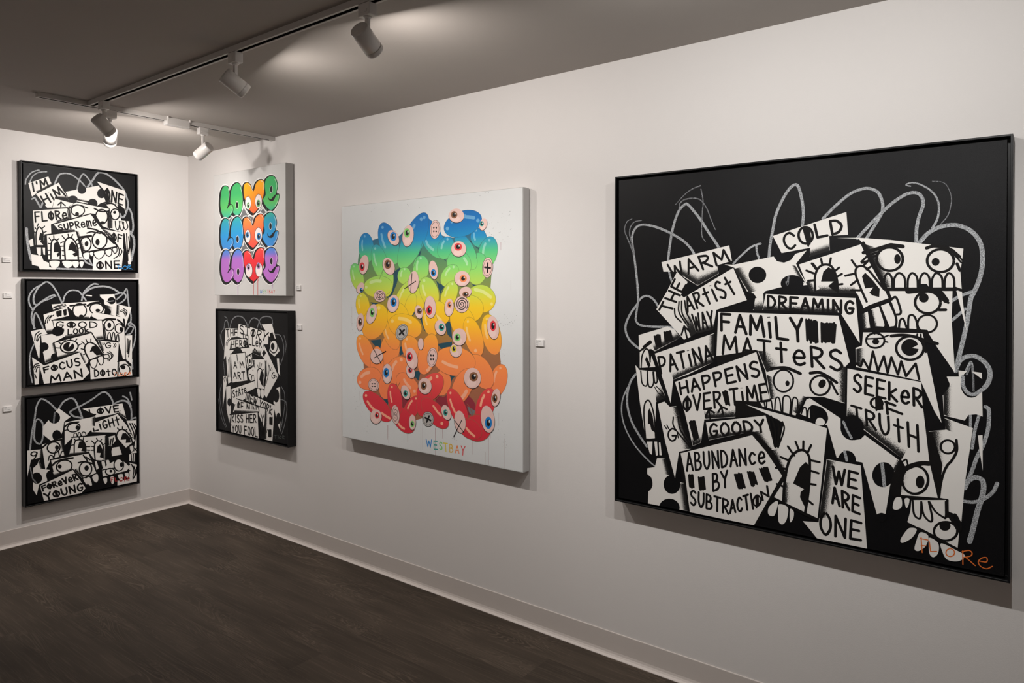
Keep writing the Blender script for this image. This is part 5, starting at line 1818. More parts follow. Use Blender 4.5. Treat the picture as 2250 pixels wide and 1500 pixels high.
ART['story'] = [
('C','t',11.4,((197,1521),(249,1501),(262,1470))),
('C','t',14.3,((182,1357),(209,1450),(249,1470),(280,1438),(300,1368))),
('C','t',11.5,((89,1281),(114,1196),(172,1113))),
('C','t',15.6,((326,1376),(378,1476),(481,1528),(607,1524),(693,1471),(734,1410))),
('C','t',15.1,((754,1418),(803,1488),(875,1517),(971,1493),(1041,1407))),
('C','t',14.9,((941,1390),(1018,1508),(1135,1544),(1250,1527),(1276,1455))),
('C','t',11.9,((1316,1331),(1428,1322),(1493,1221),(1493,1090),(1425,968))),
('C','t',10.4,((1505,1325),(1548,1223),(1526,1118))),
('C','t',11.8,((1446,714),(1511,635),(1515,492),(1469,304),(1420,167))),
('C','t',12.9,((114,622),(73,489),(106,320),(184,156),(236,84))),
('C','t',10.1,((40,428),(105,204),(210,73))),
('C','t',10.4,((1533,546),(1558,444),(1513,270),(1453,145))),
('C','t',11.5,((165,927),(195,758))),
('C','t',10.6,((1333,513),(1445,557),(1543,534))),
('C','t',11.4,((195,1371),(115,1297),(128,1183),(180,1085))),
('P','w',((222,1365),(505,1375),(504,1256),(351,1235),(324,1107),(178,956))),
('T','i',17.1,'THE',((247,1252),(504,1281),(505,1365),(235,1351))),
('C','i',11.4,((233,1145),(246,1188),(312,1241))),
('C','i',11.4,((259,1139),(277,1183),(325,1220))),
('G','s',((351,1235),(504,1256),(504,1291),(338,1263))),
('P','w',((1041,1441),(1260,1458),(1338,1279),(1202,1300))),
('P','i',((1214,1340),(1271,1355),(1316,1284),(1225,1287))),
('P','w',((1225,1250),(1338,1255),(1418,1138),(1314,1064),(1201,1113))),
('R','i',((1292,1184),(1373,1188),(1292,1105)),14.6),
('E','i',((1274,1183),(1313,1185),(1274,1141))),
('L','i',18.6,((1202,1253),(1349,1273))),
('P','w',((531,1432),(1191,1352),(1178,1205),(1086,1201),(1014,1049),(824,1079),(752,1184),(715,1238),(504,1270))),
('G','s',((836,1079),(1010,1051),(1062,1159),(848,1148))),
('T','i',16.7,'ST0RY',((560,1314),(1121,1240),(1191,1346),(548,1418))),
('T','i',15.3,'TELLeR',((616,1194),(1039,1158),(1044,1250),(605,1313))),
('L','i',15,((896,1069),(892,1137))),
('L','i',15,((848,1094),(892,1139),(955,1086))),
('P','w',((337,1221),(703,1251),(715,1155),(349,1108))),
('L','i',11.3,((325,1224),(716,1258),(722,1149))),
('T','i',15.5,'HER0',((362,1116),(715,1155),(703,1234),(350,1207))),
('P','w',((219,1073),(426,1098),(349,1038),(371,686),(280,650))),
('G','s',((362,1024),(376,689),(325,675),(310,1021))),
('C','i',11.4,((283,963),(300,851),(281,736))),
('C','i',11.3,((317,993),(326,852),(320,739))),
('P','w',((578,1120),(812,1146),(847,930),(725,880),(677,1015))),
('R','i',((774,980),(828,983),(774,916)),12.4),
('E','i',((779,972),(801,973),(779,944))),
('L','i',15.2,((689,1016),(848,1080))),
('G','s',((714,1045),(737,895),(774,911),(738,1060))),
('P','w',((349,1038),(665,1070),(723,728),(384,673))),
('L','i',12.7,((336,1037),(677,1081),(736,729))),
('T','i',15.4,'I',((463,963),(539,970),(527,1041),(451,1029))),
('T','i',15.5,"A'M",((414,861),(656,886),(627,956),(412,940))),
('T','i',15.5,'ART',((410,734),(679,728),(665,832),(403,801))),
('P','w',((749,854),(846,902),(917,730),(821,709),(748,772))),
('C','i',11,((760,745),(768,801),(809,804),(821,736))),
('C','i',11,((821,743),(833,799),(870,795),(881,734))),
('C','i',10.9,((846,861),(894,906),(918,853),(870,829))),
('P','w',((847,998),(1119,1021),(1093,651),(904,648),(846,916))),
('L','i',12.3,((835,1011),(1131,1032),(1105,645))),
('G','s',((847,991),(859,917),(918,866),(931,996))),
('C','i',14.9,((952,663),(942,841),(1001,899),(1060,863),(1094,772),(1098,662))),
('P','i',((988,760),(1025,874),(1071,850),(1086,674),(1035,699),(1012,735))),
('L','i',13.6,((897,647),(1105,641))),
('L','i',10.9,((950,939),(971,903))),
('L','i',10.8,((1002,970),(1001,918))),
('L','i',10.8,((1042,959),(1025,912))),
('L','i',10.8,((1083,892),(1055,873))),
('B','w',((940,634),(999,636),(1006,562),(968,545))),
('B','w',((1016,633),(1081,636),(1081,555),(1038,538))),
('P','w',((1015,1076),(1097,1188),(1391,834),(1139,547),(1093,583),(1129,801),(1108,1014))),
('P','i',((1050,1091),(1097,1138),(1136,1096),(1085,1043))),
('T','i',13.3,'G',((1255,787),(1339,815),(1313,879),(1244,847))),
('G','s',((1108,1007),(1129,801),(1198,820),(1154,990))),
('C','i',10.7,((1142,1003),(1129,801),(1117,693))),
('C','i',10.7,((1177,978),(1199,886),(1140,722))),
('C','i',10.7,((1200,953),(1233,889))),
('L','i',10.7,((1222,915),(1236,889))),
('L','i',10.6,((1250,923),(1263,898))),
('L','i',10.6,((1346,831),(1362,812))),
('P','w',((1359,1043),(1404,1046),(1424,837),(1385,873))),
('P','w',((163,741),(242,747),(241,647),(146,324))),
('C','i',11.4,((202,658),(176,706),(216,731),(241,676))),
('P','w',((228,603),(332,626),(342,316),(302,141),(238,305))),
('E','k',((304,411),(351,416),(304,360))),
('P','w',((1356,687),(1423,706),(1432,365),(1420,180),(1364,266),(1309,418),(1287,508))),
('E','k',((1344,591),(1407,597),(1344,511))),
('E','k',((1387,321),(1432,326),(1387,252))),
('P','w',((358,586),(881,727),(904,648),(710,576),(672,489),(433,396),(369,418))),
('L','i',12.7,((345,588),(888,739))),
('T','i',15.5,'StAte',((395,477),(710,573),(686,654),(383,563))),
('P','i',((345,613),(474,701),(460,637))),
('P','w',((722,570),(1310,471),(1261,27),(1100,33),(1114,397),(684,476))),
('L','i',12.4,((710,576),(1314,478))),
('T','i',16.6,'NEW YORk',((709,486),(1245,351),(1278,448),(734,564))),
('G','s',((1114,397),(1100,40),(1170,42),(1184,378))),
('P','w',((484,464),(1115,404),(1090,180),(961,341),(393,293))),
('L','i',12.6,((472,473),(1122,414),(1101,181))),
('T','i',15.4,'0F MIND',((496,332),(985,330),(981,421),(497,441))),
('T','i',13.5,'Y',((1020,232),(1090,220),(1091,334),(1020,336))),
('G','s',((406,294),(961,341),(938,379),(471,350))),
('X','i',12,((1199,320),(1268,327),(1267,228),(1199,219))),
('X','i',12,((1175,163),(1244,172),(1243,78),(1174,69))),
('C','i',10.8,((1007,163),(1018,76),(1042,79),(1050,161))),
('C','i',10.8,((1066,163),(1077,77),(1100,87),(1106,161))),
('C','i',10.8,((1120,163),(1136,118),(1159,161))),
('P','w',((329,251),(950,346),(971,23),(352,27))),
('L','i',12.8,((316,249),(962,357),(983,24))),
('T','i',17,'KISS HER',((367,156),(918,220),(914,319),(362,247))),
('T','i',17,'YOU FOOL',((371,36),(952,43),(941,155),(366,123))),
('L','y',5.3,((1307,106),(1363,118))),
('L','y',5.3,((1318,112),(1325,73))),
('L','y',5.3,((1379,116),(1388,81))),
('C','y',5.3,((1419,114),(1397,92),(1430,87),(1441,111),(1419,114))),
('C','y',5.2,((1468,92),(1468,123),(1503,122),(1475,106),(1512,90)))
]
ART['him'] = [
('C','c',13.5,((50,1025),(59,1084),(110,1167),(170,1204),(195,1210))),
('C','c',12.6,((97,1059),(127,1130),(187,1182),(273,1202))),
('C','c',17.8,((350,1039),(377,1122),(413,1186),(467,1207),(531,1205),(594,1168),(659,1115),(701,1058))),
('C','c',17.2,((603,1027),(622,1121),(650,1195),(678,1224),(716,1193),(763,1127),(781,1083))),
('C','c',22.5,((724,1071),(782,1160),(830,1243),(869,1269),(937,1262),(1025,1210),(1105,1135),(1155,1077),(1190,985),(1210,901),(1189,803),(1153,726),(1123,734),(1108,765))),
('C','c',22.5,((1210,858),(1246,797),(1266,692),(1270,585),(1244,518),(1224,549))),
('C','c',30,((1234,518),(1275,467),(1285,370),(1263,262),(1242,164))),
('C','c',27,((59,506),(67,352),(87,217),(103,141))),
('C','c',19.4,((150,871),(184,806),(205,769),(227,820))),
('C','c',17.4,((116,858),(142,880))),
('C','c',20.4,((653,188),(699,128),(737,108),(784,89))),
('C','c',21.9,((370,44),(468,39),(765,37))),
('C','c',18.5,((728,180),(770,94))),
('P','w',((475,983),(853,1101),(877,1057),(935,907),(871,880),(837,846),(611,876),(547,880),(519,893))),
('G','s',((501,906),(837,856),(838,898),(493,945))),
('E','k',((658,1028),(707,1034),(658,975))),
('E','k',((887,1006),(940,1012),(886,944))),
('E','k',((556,904),(608,909),(556,864))),
('E','k',((780,870),(837,875),(780,813))),
('P','w',((830,1150),(1171,1068),(1176,776),(1124,872),(974,900),(931,1032))),
('G','s',((935,1032),(974,900),(1033,895),(985,1058))),
('T','i',19.8,'0NE',((925,927),(1139,882),(1153,1008),(926,1089))),
('P','w',((80,1043),(290,1146),(328,1047),(168,936),(117,887))),
('G','s',((168,936),(328,1047),(316,1085),(151,968))),
('T','i',18.4,"I'M",((125,946),(289,1030),(264,1118),(113,1042))),
('P','w',((159,921),(399,1085),(510,887),(358,902),(327,775),(274,770))),
('G','s',((358,902),(509,886),(475,963),(367,932))),
('T','i',19.6,'HiM',((248,807),(474,933),(399,1040),(206,896))),
('P','w',((358,887),(565,847),(492,795),(331,775))),
('L','i',15,((421,793),(425,853))),
('L','i',14.9,((389,813),(425,853),(469,811))),
('P','w',((492,785),(592,864),(973,816),(972,565),(894,591),(808,740),(751,741),(518,646))),
('G','s',((496,780),(518,648),(564,670),(546,810))),
('G','s',((973,811),(972,570),(933,578),(934,771))),
('R','i',((610,765),(685,771),(610,698)),14.2),
('E','i',((601,721),(623,723),(601,697))),
('C','i',16.1,((501,780),(602,835),(723,805))),
('R','i',((885,710),(957,716),(884,617)),14.6),
('E','i',((892,635),(917,637),(892,616))),
('C','i',19.6,((799,806),(875,777),(973,785))),
('P','w',((983,817),(925,885),(1073,878),(1122,681),(1219,677),(1238,116),(1205,115),(1162,514),(982,566))),
('G','s',((985,776),(984,571),(1041,570),(1042,675))),
('R','i',((1047,754),(1102,759),(1047,685)),14.8),
('E','i',((1041,778),(1060,780),(1040,759))),
('C','i',16.7,((934,876),(1023,884),(1103,807),(1143,768))),
('P','i',((1098,880),(1164,833),(1174,775),(1143,746),(1113,797))),
('C','i',12.7,((1047,665),(1056,576),(1086,562),(1107,669))),
('C','i',12.7,((1097,668),(1112,569),(1142,560),(1151,662))),
('C','i',12.7,((1132,666),(1167,567),(1203,602),(1178,685))),
('C','i',14.9,((1187,515),(1192,366),(1201,163))),
('C','i',15,((1213,474),(1222,367),(1207,281))),
('C','i',15,((1233,389),(1212,260))),
('P','w',((124,723),(487,779),(504,655),(312,571),(316,463),(246,449),(228,321),(146,317))),
('G','s',((504,655),(374,601),(374,645),(496,705))),
('T','i',17.5,'FL0Re',((148,589),(493,662),(479,753),(141,705))),
('C','i',14.6,((155,317),(156,454),(186,533),(225,487),(228,370))),
('P','i',((181,377),(199,466),(233,453),(236,316),(198,358),(207,378))),
('L','i',11.7,((169,540),(181,572))),
('L','i',11.7,((144,526),(158,504))),
('L','i',11.8,((247,547),(221,519))),
('L','i',11.8,((264,485),(235,468))),
('L','i',11.7,((135,472),(153,463))),
('L','i',11.8,((259,430),(233,424))),
('L','i',15.5,((134,307),(258,298))),
('P','w',((159,288),(206,290),(205,202),(184,192),(167,220))),
('P','s',((223,289),(249,290),(249,204),(231,208))),
('P','w',((79,367),(122,393),(129,306),(96,295))),
('P','w',((103,208),(214,188),(231,135),(291,107),(291,58),(370,44),(352,19),(196,21),(179,65),(111,83))),
('P','w',((785,182),(795,265),(1070,350),(1150,311),(1118,28),(774,22))),
('T','i',17.6,'0NE',((827,40),(1108,65),(1099,155),(823,142))),
('P','w',((893,555),(1147,523),(1140,215),(1080,350),(1040,411))),
('G','s',((898,550),(1040,417),(1071,466),(972,539))),
('T','i',16.8,'0F',((1005,404),(1126,397),(1131,485),(1006,520))),
('C','i',13.7,((1075,350),(1095,287),(1079,223),(1029,184))),
('C','i',13.8,((1110,320),(1127,273),(1094,218))),
('P','w',((338,578),(755,731),(879,559),(932,495),(1060,344),(667,255),(617,420),(585,499),(400,508))),
('G','s',((585,499),(663,260),(710,282),(636,513))),
('G','s',((400,508),(581,504),(563,549),(382,542))),
('L','i',13.8,((321,572),(760,738),(884,570))),
('T','i',15.9,'SUPReme',((402,503),(828,597),(812,694),(387,567))),
('R','i',((696,353),(758,356),(696,266)),15.3),
('E','i',((706,358),(728,360),(705,324))),
('R','i',((859,412),(946,417),(858,304)),16.6),
('E','i',((834,385),(859,387),(834,344))),
('C','i',30.4,((603,428),(673,441),(758,459))),
('C','i',20.5,((721,554),(826,535),(932,469),(1030,379))),
('C','i',16.4,((711,492),(768,511),(864,496))),
('L','i',18.3,((616,225),(1070,339))),
('B','w',((795,260),(911,285),(911,228),(852,168),(804,203))),
('O','i',11.4,((795,260),(911,285),(911,228),(852,168),(804,203))),
('B','w',((926,286),(995,304),(999,241),(970,209),(930,239))),
('O','i',11.5,((926,286),(995,304),(999,241),(970,209),(930,239))),
('B','w',((1010,310),(1060,328),(1064,275),(1034,253))),
('O','i',11.6,((1010,310),(1060,328),(1064,275),(1034,253))),
('B','s',((672,234),(733,247),(733,180),(700,157),(673,188))),
('B','w',((743,247),(781,254),(776,212),(757,210))),
('P','w',((268,436),(585,505),(667,158),(283,146))),
('L','i',13.7,((246,439),(590,510),(667,249))),
('C','i',16.8,((309,157),(315,345),(346,396),(381,368),(412,280),(411,160))),
('P','i',((341,277),(346,346),(372,367),(412,299),(413,210),(380,182),(371,218),(394,239),(341,237))),
('C','i',19,((465,157),(457,321),(471,392),(516,425),(562,397),(603,308),(611,161))),
('P','i',((497,268),(516,344),(543,386),(589,328),(608,207),(570,193),(542,225),(579,246),(534,270))),
('L','i',12.8,((293,408),(311,382))),
('L','i',12.9,((342,437),(343,405))),
('L','i',12.9,((397,406),(372,380))),
('L','i',13,((433,442),(462,405))),
('L','i',13.1,((498,466),(504,429))),
('L','i',13.1,((550,464),(535,429))),
('L','i',12.8,((283,343),(304,339))),
('L','i',12.8,((282,259),(303,260))),
('L','i',12.8,((282,205),(304,206))),
('L','i',13,((446,373),(417,353))),
('L','i',13,((445,316),(416,313))),
('L','i',13,((432,260),(458,261))),
('L','i',13,((436,206),(462,202))),
('L','i',13.2,((606,411),(583,386))),
('L','i',13.2,((619,361),(596,346))),
('L','i',13.2,((630,304),(603,296))),
('L','i',13.2,((645,182),(614,181))),
('L','i',18.7,((257,138),(673,146))),
('B','w',((300,130),(397,133),(399,90),(370,52),(326,51),(302,87))),
('B','w',((438,134),(533,133),(539,83),(505,55),(469,59),(442,96))),
('B','w',((546,132),(611,132),(608,75),(578,57),(551,83))),
('B','w',((625,129),(671,129),(654,63),(635,73))),
('L','b',8.5,((1068,94),(1107,95))),
('L','b',8.5,((1078,96),(1084,56))),
('L','b',8.5,((1100,88),(1104,56),(1120,60))),
('C','b',8.5,((1129,57),(1159,93),(1190,77),(1179,50),(1144,53))),
('C','b',8.6,((1195,56),(1205,97),(1236,100),(1210,72),(1254,52)))
]
ART['look'] = [
('C','c',16.9,((161,1207),(95,1156),(54,1081),(53,997),(89,913))),
('C','c',18.8,((134,972),(102,997),(102,1081),(144,1174),(211,1240),(244,1250),(294,1212),(345,1126),(387,1030),(399,996))),
('C','c',17.3,((413,1010),(430,1077),(474,1135),(527,1149),(589,1134),(633,1075),(669,1021))),
('C','c',19.6,((620,1021),(643,1115),(707,1193),(762,1228),(808,1223))),
('C','c',22.6,((643,1105),(734,1173),(864,1198),(977,1173),(1063,1117))),
('C','c',18.2,((331,1078),(310,1093),(243,1060),(159,996),(101,931),(76,848),(84,773),(108,697))),
('C','c',14.3,((327,1083),(276,1050),(192,1014),(134,968))),
('C','c',16.9,((100,697),(96,791),(109,865),(125,874),(158,807),(194,702))),
('C','c',18.3,((1015,1092),(1083,1112),(1141,1091),(1141,1039),(1092,989),(1043,971))),
('C','c',18.3,((1034,1030),(1112,1101),(1157,1163),(1171,1059),(1185,936),(1209,811),(1203,728),(1178,709),(1188,677),(1208,697))),
('C','c',18.6,((1208,718),(1258,664),(1268,580),(1247,436),(1186,285),(1146,216))),
('C','c',14,((98,510),(65,418),(52,307),(59,176),(79,57))),
('C','c',16.4,((1138,597),(1188,667),(1238,654),(1207,583),(1158,565))),
('C','c',20.7,((1225,116),(1217,231))),
('P','w',((830,1093),(1005,1097),(1010,1061),(1032,969),(1023,812),(880,862),(881,1023),(835,1063))),
('G','s',((890,962),(890,862),(1023,817),(1023,919))),
('E','k',((971,1013),(1019,1012),(971,967))),
('E','k',((923,869),(963,868),(923,826))),
('L','t',14.1,((919,1002),(995,1011))),
('P','w',((1032,969),(1215,919),(1139,669),(1130,772),(1033,827))),
('G','s',((1033,959),(1033,832),(1081,815),(1092,948))),
('C','i',12.3,((1076,877),(1120,855),(1140,808))),
('C','i',12.3,((1096,891),(1140,865),(1150,823))),
('C','i',12.3,((1116,906),(1155,880),(1158,844))),
('L','w',13.8,((670,1085),(733,1077))),
('P','w',((288,979),(821,1013),(885,922),(880,852),(759,875),(704,793),(560,803),(508,902),(464,942),(301,917))),
('G','s',((560,803),(704,793),(704,837),(551,842))),
('R','i',((596,894),(673,892),(596,806)),14.7),
('E','i',((614,824),(641,823),(614,803))),
('L','i',21.3,((491,958),(664,972))),
('R','i',((792,914),(872,912),(792,848)),15),
('E','i',((806,892),(834,891),(806,872))),
('C','i',27.7,((687,954),(751,985),(853,988),(899,912))),
('L','i',14,((825,1013),(885,922))),
('L','i',10.5,((301,931),(438,976))),
('L','i',10.5,((309,945),(404,977))),
('L','i',10.5,((326,921),(443,961))),
('P','w',((200,858),(455,942),(477,835),(291,793),(316,644),(231,639))),
('G','s',((231,639),(316,644),(308,706),(228,701))),
('X','i',15.3,((334,892),(395,905),(394,837),(343,829))),
('X','i',13.5,((412,904),(447,918),(450,845),(420,841))),
('L','i',13.6,((469,941),(498,815))),
('C','i',11.4,((220,748),(224,795),(258,842))),
('C','i',11.4,((241,757),(249,804),(283,846))),
('C','i',11.4,((262,785),(275,822),(309,850))),
('P','w',((750,875),(1105,794),(1124,649),(1138,248),(1107,250),(1050,490),(897,529),(861,742),(732,821))),
('G','s',((865,722),(897,534),(925,527),(908,700))),
('R','i',((941,698),(1000,696),(940,628)),14.1),
('E','i',((941,698),(964,697),(941,664))),
('R','i',((1060,652),(1109,650),(1060,591)),14.3),
('E','i',((1085,639),(1104,638),(1085,606))),
('C','i',24.1,((852,757),(918,780),(1013,772))),
('C','i',22.4,((1042,765),(1090,723),(1124,675))),
('C','i',13.1,((916,506),(926,588),(950,597),(965,503))),
('C','i',13.2,((968,498),(983,595),(1002,589),(1013,495))),
('C','i',13.2,((1021,489),(1033,562),(1050,571),(1058,487))),
('P','w',((1138,556),(1222,557),(1217,169),(1146,247))),
('L','i',13.4,((1162,514),(1156,339))),
('L','i',13.4,((1179,502),(1168,317))),
('L','i',13.4,((1195,491),(1176,276))),
('P','w',((300,783),(852,762),(871,521),(794,525),(730,608),(436,565),(419,682),(316,697))),
('G','s',((436,565),(730,608),(712,649),(427,624))),
('G','s',((794,527),(871,523),(860,612),(767,586))),
('L','i',13.3,((287,788),(856,770))),
('T','i',14.3,'G0OD',((329,696),(800,674),(797,749),(329,768))),
('T','i',14.5,'LOOk',((462,601),(703,621),(694,677),(462,669))),
('P','w',((67,666),(207,692),(240,624),(165,609),(155,346),(145,337))),
('C','i',12.2,((107,556),(115,621),(157,661))),
('C','i',12.2,((125,550),(140,611),(177,637))),
('C','i',12.2,((135,545),(156,591),(190,608))),
('P','w',((173,609),(290,621),(341,590),(410,615),(423,653),(438,633),(429,585),(306,516),(356,330),(216,275),(192,409),(247,462),(231,501),(181,523))),
('G','s',((356,330),(216,277),(213,332),(323,409))),
('G','s',((358,335),(306,516),(272,499),(288,345))),
('E','k',((205,475),(252,471),(205,425))),
('E','k',((354,652),(416,649),(354,592))),
('E','k',((314,341),(353,338),(313,297))),
('P','w',((803,514),(1054,469),(1027,22),(717,14),(709,223),(701,273),(858,351))),
('G','s',((808,514),(858,361),(896,408),(859,501))),
('T','i',13.1,'G',((892,409),(965,409),(958,475),(889,477))),
('L','i',10,((859,476),(870,455))),
('L','i',10.1,((876,480),(887,459))),
('C','i',10.2,((992,463),(1003,442),(991,417))),
('C','i',10.2,((1011,461),(1020,438),(1006,413))),
('C','i',12.1,((915,351),(957,328),(962,282),(919,255))),
('C','i',12.1,((943,365),(983,306),(933,242))),
('T','i',15.9,'D0tO',((763,57),(1028,53),(1018,130),(759,144))),
('P','w',((315,515),(730,608),(858,351),(701,273),(673,226),(637,229),(584,381),(356,320))),
('G','s',((356,320),(584,381),(549,403),(339,370))),
('G','s',((641,229),(593,370),(629,377),(682,265))),
('L','i',13.4,((306,516),(730,616),(868,350))),
('R','i',((478,456),(575,465),(488,379)),16.5),
('E','i',((470,455),(532,460),(476,399))),
('P','w',((468,440),(488,516),(518,502))),
('C','i',17.8,((705,268),(656,375),(652,445),(693,491),(748,478),(803,425),(853,339))),
('P','i',((706,372),(734,439),(766,452),(821,403),(851,329),(788,324),(756,358),(747,379))),
('L','i',16.8,((696,266),(869,330))),
('L','i',12.5,((364,514),(393,488))),
('L','i',12.5,((425,549),(437,525))),
('L','i',12.6,((488,555),(492,528))),
('L','i',12.7,((563,546),(540,514))),
('L','i',12.8,((616,483),(576,464))),
('L','i',12.4,((330,452),(379,444))),
('L','i',12.8,((618,508),(654,472))),
('L','i',12.8,((664,535),(681,495))),
('L','i',12.9,((722,537),(722,493))),
('L','i',12.8,((609,420),(649,408))),
('L','i',12.8,((636,345),(667,355))),
('B','w',((710,260),(783,284),(792,226),(764,166),(727,182))),
('O','i',10.9,((710,260),(783,284),(792,226),(764,166),(727,182))),
('B','w',((797,290),(858,308),(869,229),(831,200))),
('O','i',11,((797,290),(858,308),(869,229),(831,200))),
('B','w',((867,318),(924,326),(935,284),(888,276))),
('O','i',11.1,((867,318),(924,326),(935,284),(888,276))),
('P','w',((158,233),(584,376),(704,114),(608,15),(202,20))),
('L','i',13.2,((154,238),(588,382))),
('T','i',18,'F0CUS',((203,160),(605,217),(584,314),(191,220))),
('T','i',19,'MAN',((269,34),(625,71),(609,170),(266,113))),
('P','w',((77,357),(204,247),(154,233),(144,17),(103,22),(96,173))),
('C','i',12.2,((92,229),(105,266),(146,276))),
('C','i',12.2,((104,209),(117,246),(154,252))),
('C','i',12.2,((117,180),(129,226),(154,233))),
('C','i',12.2,((104,153),(120,104))),
('P','w',((1043,225),(1146,226),(1210,159),(1221,13),(1027,17))),
('G','s',((1045,219),(1029,22),(1066,18),(1077,212))),
('R','i',((1125,110),(1191,104),(1125,38)),14.4),
('E','i',((1108,145),(1135,143),(1108,117))),
('C','i',20.4,((1043,225),(1126,238),(1195,160))),
('L','o',7.1,((989,85),(1026,85))),
('L','o',7.1,((994,84),(999,45))),
('L','o',7.1,((1038,82),(1042,41),(1066,41))),
('C','o',7.2,((1086,76),(1066,59),(1091,36),(1106,60),(1086,76))),
('C','o',7.2,((1120,33),(1125,76),(1150,69),(1130,53),(1156,32))),
('C','o',7.2,((1169,54),(1199,54),(1189,76),(1170,64),(1176,38),(1204,40)))
]
